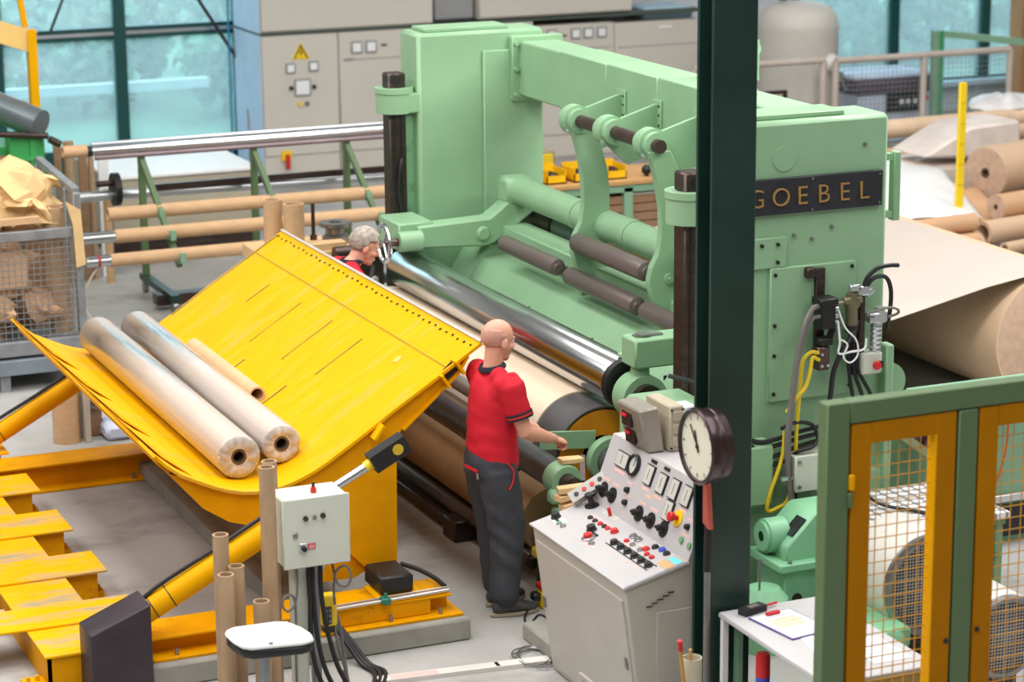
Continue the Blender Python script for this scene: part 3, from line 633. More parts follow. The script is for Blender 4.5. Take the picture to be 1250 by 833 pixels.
for k, (z, dz, lab) in enumerate(((1.04, .03, 'uppermost'), (1.0, .03, 'second from the top'), (.94, .05, 'third from the top'), (.89, .03, 'lowest'))):
    hose('black_cable', [(6.62, 12.09-.01*k, z+.03), (6.72, 12.07, z-.015), (6.84, 12.07, z-.01), (6.98, 12.07, z+dz*.5), (7.2, 12.09, z+dz)], .014, RUBBER, lab+' of the four black cables crossing the green column', 'cable')
hose('black_cable', [(6.94, 12.06, .92), (6.97, 12.02, .955), (7.05, 12.02, .97), (7.09, 12.03, 1.02), (7.05, 12.04, 1.1), (6.94, 12.05, 1.12), (6.86, 12.06, 1.09)], .012, RUBBER, 'black cable looping up from the lid of the junction box', 'cable')
hose('black_cable', [(6.97, 12.06, .72), (6.96, 12.05, .65), (7.0, 12.04, .60), (7.1, 12.04, .58), (7.2, 12.04, .57)], .016, RUBBER, 'black cable leaving the underside of the junction box', 'cable')
ct = thing('hose_clamps', 'cluster of chrome hose clamps and plugs on the column by the hose ends', 'clamp', (6.80, 12.05, .5))
for k in range(4): MB().cyl((6.80+.035*(k % 2), 12.0, .47+.04*(k//2)), (6.80+.035*(k % 2), 12.06, .47+.04*(k//2)), .016, n=10).obj('plug', ALU, ct)
MB().box(6.84, 6.93, 12.0, 12.03, .79, .81).obj('clip', ALU, ct)

# gearbox
gb = thing('gearbox', 'bright green gearbox with a sloping top and a dark rating plate, behind the desk', 'gearbox', (6.85, 11.65, 0))
GB = mk('gearbox green paint', (132, 190, 150), .4, var=.06)
MB().prism([(6.62, .46), (6.62, .55), (6.80, .73), (7.12, .73), (7.12, .46)], 'y', 11.55, 11.85, .012).obj('upper_housing', GB, gb)
MB().box(6.55, 7.15, 11.49, 11.88, .42, .47, .008).obj('joint_flange', GB, gb)
MB().box(6.60, 7.10, 11.53, 11.86, .06, .42, .012).obj('lower_housing', GB, gb)
MB().bar((6.665, 11.62, .605), (6.755, 11.62, .695), .10, .006, up=(-.7, 0, .7)).obj('rating_plate', BLACK, gb)
MB().lathe((6.55, 11.72, .58), (1, 0, 0), [(0, .03), (0, .085), (.02, .085), (.02, .10), (.14, .10)], 28).obj('shaft_hub', GB, gb)
for x in (6.62, 6.8, 6.98): MB().cyl((x, 11.51, .47), (x, 11.51, .485), .014, n=6).obj('flange_bolt', STEEL, gb)
MB().cyl((6.68, 11.52, .25), (6.68, 11.535, .25), .03, n=16).obj('oil_plug', STEELD, gb)
og = thing('oil_pump', 'low green pump with a thin dipstick beside the gearbox', 'pump', (6.45, 11.5, 0))
MB().lathe((6.45, 11.5, 0), (0, 0, 1), [(0, .14), (.30, .14), (.36, .09), (.36, 0)], 24).obj('pump_body', GB, og)
MB().cyl((6.40, 11.46, .34), (6.40, 11.46, .50), .007, n=8).cyl((6.40, 11.46, .50), (6.40, 11.46, .54), .012, n=8).obj('dipstick', STEEL, og)
# blower motors and tread plate behind the gate
def blower(nm, cx, cy, cz, R, lab):
    t = thing(nm, lab, 'motor', (cx, cy, 0))
    MB().lathe((cx, cy+.02, cz), (0, 1, 0), [(0, R*.86), (0, R*.97), (.03, R), (.38, R), (.42, R*.9), (.42, 0)], 48).obj('motor_casing', TANK, t)
    MB().lathe((cx, cy, cz), (0, 1, 0), [(.02, R*.98), (0, R*.98), (-.012, R*.92), (-.012, R*.84), (.03, R*.84)], 48).obj('rim', STEEL, t)
    MB().lathe((cx, cy-.005, cz), (0, 1, 0), [(0, 0), (.005, R*.85), (.02, R*.85)], 48).obj('grille', PERF, t)
    MB().box(cx-R*.6, cx+R*.6, cy+.08, cy+.36, 0, max(.05, cz-R*.85), .01).obj('foot', STEELD, t)
blower('blower_motor', 7.16, 10.9, .46, .30, 'cream blower motor with round perforated grey grille, seen through the left gate panel')
blower('blower_motor', 7.16, 10.18, .40, .235, 'second blower motor with a bright rim, seen through the right gate panel')
solo(MB().box(7.12, 7.95, 11.30, 12.0, .62, .66, .004), 'tread_plate', TREAD, 'bright dotted tread plate seen through the left gate panel', 'plate', (7.5, 11.7, .62))
pf = thing('platform_stand', 'dark green four legged stand under the tread plate', 'stand', (7.5, 11.7, 0))
MB().box(7.14, 7.93, 11.32, 11.98, .585, .62).obj('top_frame', GREEND, pf)
for x, y in ((7.15, 11.33), (7.87, 11.33), (7.15, 11.92), (7.87, 11.92)): MB().box(x, x+.05, y, y+.05, 0, .585).obj('leg', GREEND, pf)
solo(MB().box(6.62, 6.95, 10.75, 11.3, .18, .30, .015).lathe((6.78, 10.72, .24), (0, -1, 0), [(0, .09), (.05, .09), (.08, .04), (.08, 0)], 20).box(6.65, 6.9, 10.8, 11.25, 0, .18), 'belt_guard', GB, 'green bearing guard low beside the blower motor', 'guard', (6.78, 11, 0))
gm = thing('brake_linkage', 'dark brown lever mechanism with olive arms behind the tread plate', 'mechanism', (8.0, 12.3, 0))
MB().bar((7.75, 12.3, .95), (8.05, 12.3, .78), .06, .10).cyl((8.02, 12.24, .80), (8.02, 12.4, .80), .06).obj('lever_arm', STEELB, gm)
MB().bar((7.78, 12.2, .90), (8.05, 12.2, .70), .03, .05).bar((8.03, 12.2, .75), (7.9, 12.2, .45), .03, .04).obj('link_rod', mk('olive linkage paint', (150, 150, 112), .5), gm)
MB().box(7.7, 8.3, 12.45, 12.75, 0, .86, .02).obj('bracket', GREEND, gm)
gc = thing('drive_cabinet', 'pale green drive cabinet with a dark vent seen through the right gate panel', 'cabinet', (8.9, 12.6, 0))
MB().box(8.35, 9.6, 12.5, 13.1, .0, .92, .015).obj('cabinet_body', GREENP, gc)
MB().box(8.55, 9.2, 12.47, 12.5, .05, .25, .01).obj('vent', BLACK, gc)
MB().box(8.4, 9.6, 12.46, 12.5, .28, .33, .005).obj('trim_strip', ALU, gc)
hose('orange_cable', [(8.72, 12.46, .93), (8.68, 12.42, .65), (8.60, 12.4, .45), (8.5, 12.4, .3)], .008, mk('orange cable', (190, 96, 40), .5), 'thin orange cable hanging over the pale green cabinet', 'cable')
hose('black_cable', [(7.18, 11.75, .90), (7.2, 11.72, .78), (7.3, 11.65, .69), (7.45, 11.5, .672), (7.55, 11.35, .672)], .010, RUBBER, 'black cable with a bend lying on the tread plate', 'cable')

# ================================================================ control console
C = thing('control_console', 'white sloping control console full of dials, knobs and buttons', 'console', (5.5, 11.12, 0))
CY0, CY1 = 10.55, 11.70
MB().prism([(5.24, .0), (5.125, .83), (5.125, .845), (5.48, .93), (5.62, 1.30), (5.80, 1.30), (5.80, 0)], 'y', CY0, CY1, .006).obj('body', CONSOLES, C)
def nrm(a): return Vector(a).normalized()
UD = nrm((.355, 0, .085)); ND = nrm((-.085, 0, .355)); OD = Vector((5.125, 0, .848))
UP = nrm((.14, 0, .37)); NP = nrm((-.37, 0, .14)); OP = Vector((5.48, 0, .933))
def Dk(y, s, h=0): return OD+UD*s+ND*h+Vector((0, y, 0))
def Pn(y, s, h=0): return OP+UP*s+NP*h+Vector((0, y, 0))
def slab(fn, y0, y1, s0, s1, h0, h1, mb=None):
    mb = mb or MB(); b = mb.bm
    v = [b.verts.new(fn(y, s, h)) for h in (h0, h1) for y, s in ((y0, s0), (y1, s0), (y1, s1), (y0, s1))]
    for q in ((3,2,1,0),(4,5,6,7),(0,1,5,4),(1,2,6,5),(2,3,7,6),(3,0,4,7)): b.faces.new([v[i] for i in q])
    return mb
top = slab(Dk, CY0-.012, CY1+.012, -.015, .366, 0, .012).obj('desk_top', CONSOLE, C)
pan = slab(Pn, CY0-.004, CY1+.004, .0, .394, 0, .010).obj('instrument_panel', CONSOLE, C)
MB().box(5.61, 5.805, CY0-.004, CY1+.004, 1.298, 1.308, .003).obj('top_cover', CONSOLE, C)
# front door with louvres and locks (front leans inwards to the foot)
def Ft(y, z, h=0): return Vector((5.24-.115*z/.83-h, y, z))
dr_ = slab(Ft, CY0+.035, CY1-.035, .04, .775, .0, .012).obj('front_door', CONSOLES, C)
for k in range(2): slab(Ft, 10.98, 11.26, .115-k*.05, .14-k*.05, .010, .03).obj('louvre', CONSOLES, dr_)
for y, z in ((11.64, .42), (10.62, .42)): slab(Ft, y-.012, y+.012, z-.03, z+.03, .010, .022).obj('lock', STEEL, dr_)
MB().box(5.3, 5.7, CY0-.008, CY0-.002, .1, .7, .002).obj('side_panel', CONSOLES, C)
for k in range(5): MB().box(5.24+.03*k, 5.275+.03*k, CY0-.010, CY0-.007, .735+.015*k, .741+.015*k).obj('scratch', BLACK, C)
# panel instruments
def meter(y, s, w=.085, h=.10, wide=False):
    o = slab(Pn, y-w/2, y+w/2, s-h/2, s+h/2, .010, .022).obj('meter', BLACK, pan)
    slab(Pn, y-w/2+.005, y+w/2-.005, s-h/2+.005, s+h/2-.005, .022, .024).obj('meter_dial', DIAL, pan)
    slab(Pn, y-.002, y+.002, s-h*.25, s+h*.3, .024, .025).obj('needle', BLACK, pan)
    slab(Pn, y-w*.45, y+w*.45, s-h/2-.032, s-h/2-.012, .010, .0115).obj('label_strip', REDTAG, pan)
meter(11.50, .295, .135, .085)
for y, s in ((11.18, .298), (11.03, .292), (10.89, .300), (10.75, .302), (10.88, .185)): meter(y, s, .088, .108)
for y in (11.18, 11.03): slab(Pn, y-.03, y+.03, .365, .382, .010, .016).obj('meter_plug', STEELD, pan)
MB().lathe(Pn(11.365, .302, .01), NP, [(0, 0), (0, .06), (.02, .06), (.024, .05), (.012, .047)], 32).obj('round_gauge', BLACK, pan)
MB().lathe(Pn(11.365, .302, .015), NP, [(0, .047), (.003, .047), (.003, 0)], 32).obj('gauge_dial', DIAL, pan)
slab(Pn, 11.362, 11.368, .295, .335, .018, .020).obj('needle', BLACK, pan)
for y, s in ((11.60, .098), (11.49, .096), (11.16, .088), (11.02, .090), (10.87, .088)):
    MB().lathe(Pn(y, s, .01), NP, [(0, 0), (0, .043), (.008, .043), (.010, .022), (.04, .018), (.045, 0)], 20).obj('rotary_knob', BLACK, pan)
    slab(Pn, y-.02, y+.02, s-.008, s+.008, .045, .058).obj('knob_grip', BLACK, pan)
    slab(Pn, y-.04, y+.04, s+.05, s+.066, .010, .0115).obj('label_strip', REDTAG, pan)
for y, s in ((11.35, .165), (11.33, .10), (10.65, .165)):
    MB().lathe(Pn(y, s, .01), NP, [(0, 0), (0, .018), (.02, .015), (.03, 0)], 12).obj('toggle_switch', BLACK, pan)
    slab(Pn, y-.03, y+.03, s+.03, s+.044, .010, .0115).obj('label_strip', REDTAG, pan)
MB().lathe(Pn(10.77, .177, .01), NP, [(0, 0), (0, .045), (.006, .045), (.006, 0)], 24).obj('stop_collar', YPLASTIC, pan)
MB().lathe(Pn(10.77, .177, .016), NP, [(0, .014), (.03, .014), (.03, .026), (.05, .026), (.055, .02), (.055, 0)], 20).obj('stop_button', RED, pan)
for y, s in ((10.665, .09), (10.575, .085)): MB().lathe(Pn(y, s, .01), NP, [(0, 0), (0, .018), (.01, .018), (.012, 0)], 14).obj('push_button', GREEND, pan)
slab(Pn, 10.60, 10.70, .115, .13, .010, .0115).obj('label_strip', REDTAG, pan); slab(Pn, 11.09, 11.10, .19, .215, .010, .0115).obj('yellow_mark', YPLASTIC, pan)
slab(Pn, 11.08, 11.16, .185, .20, .010, .0115).obj('label_strip', REDTAG, pan)
# desk controls
def knob(y, s, r, mat, nm='selector_knob', h=.03, tail=0):
    o = MB().lathe(Dk(y, s, .012), ND, [(0, 0), (0, r*1.15), (.006, r*1.15), (.008, r), (h, r*.9), (h+.003, 0)], 18).obj(nm, mat, top)
    if tail: slab(Dk, y-tail, y+.01, s-.02, s-.008, .012, .02).obj('knob_lever', BLACK, top)
    return o
slab(Dk, 11.54, 11.69, .088, .148, .012, .0135).obj('switch_plate', WHITE, top)
knob(11.65, .122, .026, BLACK, tail=.07); knob(11.56, .10, .014, GREEND, 'push_button', .012); knob(11.51, .10, .015, STEEL, 'push_button', .012)
MB().lathe(Dk(11.62, .33, .012), ND, [(0, 0), (0, .042), (.006, .042), (.008, .018), (.05, .015), (.06, .03), (.075, .028), (.08, 0)], 18).obj('joystick', BLACK, top)
slab(Dk, 11.33, 11.50, .325, .362, .012, .0135).obj('cream_plate', DIAL, top)
MB().cyl(Dk(11.41, .34, .012), Dk(11.41, .34, .06), .010, n=10).obj('red_lever', RED, top)
for k, (y, s, c) in enumerate(((11.48, .252, STEELD), (11.42, .252, STEELD), (11.36, .254, RED), (11.31, .255, STEELD), (11.27, .256, RED))): knob(y, s, .014, c, 'push_button', .012)
slab(Dk, 11.24, 11.52, .272, .284, .012, .0135).obj('label_strip', REDTAG, top)
knob(11.20, .262, .021, RED, 'mushroom_button', .02)
knob(11.33, .188, .026, BLACK, tail=.10); knob(11.25, .130, .026, RED, 'red_selector', .028); knob(11.25, .13, .034, STEEL, 'selector_ring', .012); knob(11.17, .11, .016, STEEL, 'push_button', .014)
slab(Dk, 11.10, 11.34, .085, .100, .012, .0135).obj('label_strip', REDTAG, top)
for s_ in (.166, .222): slab(Dk, 10.63, 11.12, s_, s_+.006, .012, .0145).obj('plate_border', BLACK, top)
for y in (11.07, 10.99, 10.91, 10.83, 10.75, 10.67): knob(y, .197, .021, BLACK, 'selector_switch', .022)
for y, c in ((11.04, RED), (10.97, STEEL), (10.88, STEEL), (10.80, RED), (10.745, RED)): knob(y, .255, .014, c, 'push_button', .012)
for y in (11.06, 11.0): knob(y, .305, .020, STEEL, 'lamp_cap', .014)
for y, s, c in ((10.84, .325, BLACK), (10.78, .335, BLUE), (10.72, .33, BLACK), (10.86, .28, RED)): knob(y, s, .018, c, 'push_button', .014)
for y, s in ((11.0, .14), (10.85, .14), (10.72, .14), (10.9, .285), (11.0, .235)): slab(Dk, y-.05, y+.05, s-.007, s+.007, .012, .0135).obj('label_strip', REDTAG, top)
slab(Dk, 10.56, 10.67, .24, .355, .012, .0135).obj('tape_strip', TAN, top); slab(Dk, 10.56, 10.66, .30, .345, .0135, .015).obj('blue_note', CYAN, top)
slab(Dk, CY0-.01, CY0+.005, 0, .36, .012, .014).obj('edge_strip', ALU, top)
# pendant resting against the panel
pd = thing('pendant_control', 'grey handheld pendant with a row of red buttons leaning on the console', 'remote', (5.42, 11.66, .95))
MB().bar((5.36, 11.71, .955), (5.55, 11.66, 1.075), .075, .045, up=(-.3, -.5, .8)).obj('pendant_body', mk('pendant grey', (176, 172, 166), .45), pd)
for k in range(4):
    t = .15+.22*k; c = Vector((5.36, 11.71, .955)).lerp(Vector((5.55, 11.66, 1.075)), t)+nrm((-.3, -.5, .8))*.02
    MB().lathe(c, nrm((-.3, -.5, .8)), [(0, .014), (.008, .014), (.008, 0)], 10).obj('button', RED if k in (1, 2) else BLACK, pd)
# digital readout boxes on top of the console
rb = thing('readout_box', 'grey readout box with two red displays on top of the console, left of the two', 'display', (5.6, 11.42, 1.31))
RBM = mk('smoked grey housing', (150, 142, 130), .3, .2, var=.1)
MB().prism([(5.60, 1.31), (5.54, 1.55), (5.66, 1.56), (5.70, 1.31)], 'y', 11.25, 11.52, .01).obj('housing', RBM, rb)
for z in (1.37, 1.47):
    MB().bar((5.572-.06*(z-1.4)*4, 11.47, z), (5.572-.06*(z-1.4)*4, 11.36, z), .014, .075).obj('display_window', BLACK, rb)
    MB().bar((5.562-.06*(z+.02-1.4)*4, 11.455, z+.02), (5.562-.06*(z+.02-1.4)*4, 11.405, z+.02), .012, .012).obj('red_digits', LED, rb)
rc = thing('relay_box', 'beige box with three square cut outs beside the readout box on the console', 'box', (5.74, 11.28, 1.31))
MB().box(5.715, 5.80, 11.23, 11.52, 1.31, 1.56, .008).obj('housing', mk('beige housing', (178, 166, 144), .5, var=.06), rc)
for z in (1.365, 1.435, 1.505):
    MB().box(5.735, 5.785, 11.222, 11.232, z-.026, z+.026, .003).obj('blank_cover', MATS['beige housing'], rc)
for x, z in ((5.725, 1.33), (5.792, 1.33), (5.725, 1.54), (5.792, 1.54)): MB().cyl((x, 11.222, z), (x, 11.232, z), .006, n=8).obj('screw', STEELD, rc)
# green blocks behind the console
bk = thing('gear_housing', 'green gear housing with flat covers between console and column', 'gearbox', (6.3, 12.2, 0))
MB().box(6.02, 6.5, 12.0, 12.5, 0, 1.22, .03).box(6.1, 6.45, 11.92, 12.0, .5, 1.12, .015).obj('housing', GREEN, bk)
MB().box(6.04, 6.40, 12.05, 12.45, 1.22, 1.30, .02).obj('top_cover', GREEN, bk)
wb = solo(MB().box(6.02, 6.20, 11.86, 11.98, 1.20, 1.36, .01).cyl((6.02, 11.92, 1.31), (6.01, 11.92, 1.31), .01, n=8), 'terminal_box', WHITE, 'small white terminal box on the green housing behind the clock', 'box', (6.1, 11.92, 1.2))
hose('black_hose', [(6.25, 12.3, 1.42), (6.35, 12.2, 1.40), (6.45, 12.1, 1.35), (6.5, 12.05, 1.30)], .014, RUBBER, 'short black hose over the green gear housing above the console')
# clock on the column
ck = thing('wall_clock', 'round wall clock with a brown rim bracketed to the dark steel column', 'clock', (5.40, 10.2, 1.66))
MB().lathe((5.46, 10.2, 1.66), (-1, 0, 0), [(0, 0), (0, .15), (.01, .175), (.05, .182), (.055, .178), (.06, .182), (.10, .184), (.105, .19), (.125, .19), (.135, .178), (.13, .168), (.115, .166)], 56).obj('clock_rim', CLOCKRIM, ck)
MB().lathe((5.345, 10.2, 1.66), (-1, 0, 0), [(0, .168), (.002, .168), (.002, 0)], 48).obj('dial', mk('cream clock dial', (226, 224, 206), .3, var=.04), ck)
for k in range(12):
    a = k*pi/6; v = Vector((0, sin(a), cos(a)))
    MB().bar(Vector((5.342, 10.2, 1.66))+v*.135, Vector((5.342, 10.2, 1.66))+v*.155, .005 if k % 3 else .008, .003, up=(1, 0, 0)).obj('hour_mark', STEEL, ck)
for a, L, w in ((radians(38), .12, .008), (radians(20), .08, .012)):
    v = Vector((0, sin(a), cos(a))); MB().bar(Vector((5.339, 10.2, 1.66))-v*.03, Vector((5.339, 10.2, 1.66))+v*L, w, .003, up=(1, 0, 0)).obj('clock_hand', CLOCKRIM, ck)
MB().cyl((5.335, 10.2, 1.66), (5.345, 10.2, 1.66), .012, n=12).obj('hub', CLOCKRIM, ck)
MB().box(5.40, 5.47, 10.19, 10.34, 1.62, 1.70).obj('bracket', BLACK, ck)
solo(MB().prism([(10.30, 1.44), (10.335, 1.46), (10.335, 1.22), (10.27, 1.20)], 'x', 5.445, 5.47).xform(Matrix.Identity(4)), 'red_strap', mk('faded red strap', (190, 90, 76), .7), 'faded red strap hanging from the column below the clock', 'strap', (5.46, 10.3, 1.2))
pl_ = thing('leaning_pole', 'thin grey metal pole with a black grip leaning on the dark column', 'pole', (5.36, 10.12, 0))
MB().cyl((5.36, 10.12, 0), (5.444, 10.28, .98), .017, n=12).obj('pole', STEEL, pl_)
MB().cyl((5.444, 10.28, .98), (5.468, 10.315, 1.26), .02, n=12).obj('grip', BLACK, pl_)
pot = thing('stick_pot', 'clear jar standing low in front of the console holding brush sticks', 'jar', (5.27, 10.1, 0))
MB().tube((5.27, 10.1, 0), (5.27, 10.1, .62), .05, .044, 20).obj('jar', mk('cloudy jar', (196, 190, 168), .3), pot)
bs = thing('brush_stick', 'wooden stick with a red dipped tip in front of the console', 'stick', (5.22, 10.08, .4))
MB().cyl((5.25, 10.1, .3), (5.165, 10.02, .70), .010, n=10).obj('stick', mk('varnished stick', (206, 156, 72), .5), bs)
MB().cyl((5.165, 10.02, .70), (5.155, 10.01, .755), .013, n=10).obj('red_tip', RED, bs)
solo(MB().cyl((5.27, 10.1, .3), (5.24, 10.06, .68), .008, n=8), 'brush_stick', MATS['varnished stick'], 'plain wooden stick behind the one with the red tip', 'stick', (5.27, 10.1, .3))

# ================================================================ desk and what lies on it
T = thing('work_desk', 'light grey work desk with thin legs standing in front of the green machine', 'desk', (5.8, 9.8, 0))
MB().box(5.52, 6.12, 9.24, 10.30, .722, .75, .005).obj('desk_top', mk('grey desk laminate', (200, 198, 200), .4, var=.02), T)
for x, y in ((5.54, 10.27), (5.54, 9.27), (6.09, 10.27), (6.09, 9.27)): MB().box(x-.015, x+.015, y-.015, y+.015, 0, .722).obj('leg', WHITE, T)
MB().box(5.60, 5.63, 10.24, 10.28, 0, .722).obj('inner_leg', GREENP, T)
MB().box(5.56, 6.1, 9.25, 9.27, .60, .72).obj('apron', mk('tan desk apron', (196, 176, 120), .5), T)
MB().box(5.55, 6.1, 9.3, 10.25, .25, .27).obj('lower_shelf', CONSOLES, T)
MB().box(6.07, 6.1, 9.3, 10.26, .27, .72).obj('back_panel', CREAMD, T)
cl = thing('clipboard', 'purple edged clipboard with a printed form on the desk', 'clipboard', (5.78, 9.99, .75))
Rz = lambda a, c: Matrix.Translation(Vector(c)) @ Matrix.Rotation(a, 4, 'Z') @ Matrix.Translation(-Vector(c))
cc = (5.76, 9.98, .75); rot = Rz(radians(8), cc)
PURP = mk('purple board', (86, 66, 140), .5)
MB().box(5.63, 5.89, 9.81, 10.17, .751, .757, .002).xform(rot).obj('board', PURP, cl)
MB().box(5.64, 5.88, 9.82, 10.16, .757, .759).xform(rot).obj('form_sheet', WHITEPAP, cl)
MB().box(5.68, 5.84, 9.95, 10.08, .759, .7597).xform(rot).obj('yellow_field', mk('pale yellow print', (234, 226, 186), .7), cl)
for k in range(7): MB().box(5.67, 5.86, 9.85+.042*k, 9.856+.042*k, .7597, .7602).xform(rot).obj('printed_line', mk('printed grey blue', (176, 184, 210), .7), cl)
MB().box(5.72, 5.80, 10.125, 10.15, .759, .775, .004).xform(rot).obj('clip', RED, cl)
s1 = thing('printed_sheet', 'white printed sheet on the desk near the clipboard, partly behind the gate post', 'paper', (5.78, 9.68, .75))
rot2 = Rz(radians(-12), (5.8, 9.66, .75))
MB().box(5.68, 5.89, 9.53, 9.80, .751, .753).xform(rot2).obj('sheet', WHITEPAP, s1)
for k in range(6): MB().box(5.70, 5.87, 9.56+.04*k, 9.567+.04*k, .753, .7536).xform(rot2).obj('printed_line', MATS['printed grey blue'], s1)
s3 = thing('printed_sheet', 'white printed sheet on the desk seen through the left gate panel', 'paper', (5.95, 9.5, .75))
MB().box(5.85, 6.06, 9.36, 9.68, .751, .753).obj('sheet', WHITEPAP, s3)
for k in range(6): MB().box(5.87, 6.04, 9.40+.04*k, 9.406+.04*k, .753, .7536).obj('printed_line', MATS['printed grey blue'], s3)
solo(MB().cyl((5.66, 9.50, .759), (5.73, 9.46, .759), .008, n=8), 'pen', BLACK, 'black pen lying beside the printed sheet', 'pen', (5.7, 9.48, .751))
solo(MB().cyl((5.80, 9.42, .751), (5.80, 9.42, .815), .008, n=10).cyl((5.80, 9.42, .815), (5.80, 9.42, .84), .006, n=8), 'red_marker', mk('dark red marker', (120, 40, 60), .4), 'dark red marker standing on the desk behind the gate mesh', 'pen', (5.8, 9.42, .751))
ph = thing('radio_handset', 'dark handheld radio lying at the far corner of the desk', 'radio', (5.72, 10.22, .75))
MB().bar((5.60, 10.20, .768), (5.74, 10.24, .768), .06, .034).obj('handset_body', BLACK, ph)
MB().bar((5.64, 10.205, .787), (5.70, 10.222, .787), .03, .006).obj('screen', GREYHOSE, ph)
MB().cyl((5.74, 10.24, .768), (5.83, 10.262, .768), .007, n=8).obj('aerial', RED, ph)
cn = thing('spray_can', 'red capped blue spray can standing on the shelf under the desk', 'can', (5.60, 9.98, .27))
MB().lathe((5.60, 9.98, .271), (0, 0, 1), [(0, 0), (0, .035), (.24, .035), (.24, 0)], 20).obj('can', BLUE, cn)
MB().lathe((5.60, 9.98, .511), (0, 0, 1), [(0, .036), (.10, .036), (.12, .03), (.12, 0)], 20).obj('cap', RED, cn)
solo(MB().box(5.70, 6.0, 9.35, 9.75, .271, .42, .01), 'toner_box', mk('grey storage box', (120, 114, 108), .6), 'grey storage box on the shelf under the desk', 'box', (5.85, 9.55, .27))
dd = thing('label_printer', 'black device with a pale screen under the desk', 'device', (5.72, 9.9, .27))
MB().box(5.64, 5.86, 9.80, 10.1, .271, .40, .012).obj('casing', BLACK, dd); MB().box(5.632, 5.64, 9.86, 9.98, .30, .37).obj('screen', GREYHOSE, dd)

# ================================================================ safety gate
G = thing('safety_gate', 'olive green safety fence with two amber mesh panels in the foreground', 'gate', (6.0, 8.9, 0))
GY0, GY1 = 8.88, 8.96
MB().box(5.28, 5.395, GY0, GY1, 0, 2.2, .006).obj('post', OLIVE, G)
MB().box(5.955, 6.055, GY0, GY1, 0, 2.095, .006).obj('post', OLIVE, G)
MB().box(6.62, 6.72, GY0, GY1, 0, 2.095, .006).obj('post', OLIVE, G)
MB().box(5.396, 7.4, GY0, GY1, 2.10, 2.2, .006).obj('top_rail', OLIVE, G)
for x0, x1 in ((5.41, 5.945), (6.068, 6.61)):
    p = MB().box(x0, x0+.10, GY0+.005, GY1-.01, .1, 2.095, .004).box(x1-.105, x1, GY0+.005, GY1-.01, .1, 2.095, .004).box(x0+.10, x1-.105, GY0+.006, GY1-.011, 2.0, 2.095).box(x0+.10, x1-.105, GY0+.006, GY1-.011, .1, .2).obj('mesh_panel', AMBER, G)
    MB().box(x1-.108, x1-.100, GY0+.004, GY1-.012, .2, 2.0).obj('bright_edge', YELLOW, p)
    w = MB(); k = x0+.10
    while k < x1-.10: w.cyl((k, GY1-.03, .2), (k, GY1-.03, 2.0), .0028, n=5); k += .056
    z = .2
    while z < 2.0: w.cyl((x0+.1, GY1-.034, z), (x1-.105, GY1-.034, z), .0028, n=5); z += .056
    ms_ = w.obj('wire_mesh', mk('amber coated wire', (206, 150, 40), .45), p); ms_['kind'] = 'stuff'
for x, z in ((5.925, 1.02), (6.09, 1.05)): MB().cyl((x, GY0-.002, z), (x, GY0+.006, z), .012, n=12).obj('key_hole', BLACK, G)
MB().box(5.395, 5.42, GY0-.012, GY0+.01, 1.80, 1.87, .004).obj('hinge', YELLOW, G)
MB().box(5.39, 5.412, GY0-.012, GY0+.01, 1.72, 1.79, .004).obj('hinge', OLIVE, G)

# ================================================================ yellow tipping cradle
K = thing('tipping_cradle', 'large scuffed yellow tipping cradle sloping up to the machine, with two wrapped rolls on it', 'cradle', (4.4, 14.6, 0))
PROF = [(3.335, 1.17), (3.39, 1.11), (3.48, 1.04), (3.60, .98), (3.675, .945), (3.75, .917), (3.83, .897), (3.91, .888), (3.98, .888), (4.05, .897), (4.12, .915), (4.19, .94), (4.26, .97), (4.33, 1.008), (4.48, 1.10), (4.74, 1.268), (5.04, 1.452), (5.29, 1.61)]
Y0, Y1 = 12.8, 16.5
MB().strip(PROF[::-1], 'y', Y0, Y1, -.018).obj('tray_sheet', YELLOWW, K, sharp=60)
# upper edge angle with the row of holes
d5 = Vector((.25, 0, .158)).normalized(); n5 = Vector((-d5.z, 0, d5.x))
MB().bar(Vector((5.29, Y0, 1.612))+n5*.004, Vector((5.29, Y1, 1.612))+n5*.004, .018, .012, up=n5).obj('edge_strip', mk('pale worn edge', (190, 186, 178), .5, .2), K)
for i in range(40):
    y = Y0+.06+i*(Y1-Y0-.12)/39; p = Vector((5.29, y, 1.61))-d5*(.05+.004*(i % 3))+n5*.0045
    MB().bar(p-Vector((0, .010, 0)), p+Vector((0, .010, 0)), .012+.004*(i % 2), .0025, up=n5).obj('rivet_hole', STEELD, K)
# lengthwise seam and welded slot lines
def on(x):
    for (a, za), (b, zb) in zip(PROF, PROF[1:]):
        if a <= x <= b: return za+(zb-za)*(x-a)/(b-a)
def groove(x0, y0, x1, y1, w, m, nm='seam'):
    a, b = Vector((x0, y0, on(x0))), Vector((x1, y1, on(x1))); MB().bar(a+n5*.002, b+n5*.002, w, .005, up=n5).obj(nm, m, K)
SEAM = mk('dirty seam', (170, 138, 30), .6); SLOT = mk('dark weld slot', (120, 112, 60), .6)
groove(5.08, Y0+.02, 5.08, Y1-.02, .008, SEAM)
for y, xa, xb in ((15.75, 4.78, 4.95), (15.1, 4.60, 4.96), (14.5, 4.62, 4.97), (13.95, 4.66, 4.97), (14.9, 4.34, 4.5), (14.1, 4.36, 4.52)):
    groove(xa, y, xb, y, .010, SLOT)
MB().bar(Vector((4.45, Y1-.03, on(4.45)))+n5*.003, Vector((5.25, Y1-.03, on(5.25)))+n5*.003, .012, .005, up=n5).obj('seam', SLOT, K)
groove(4.955, 13.35, 5.0, 13.36, .05, mk('pale scuff', (230, 186, 96), .6), 'scuff_patch')
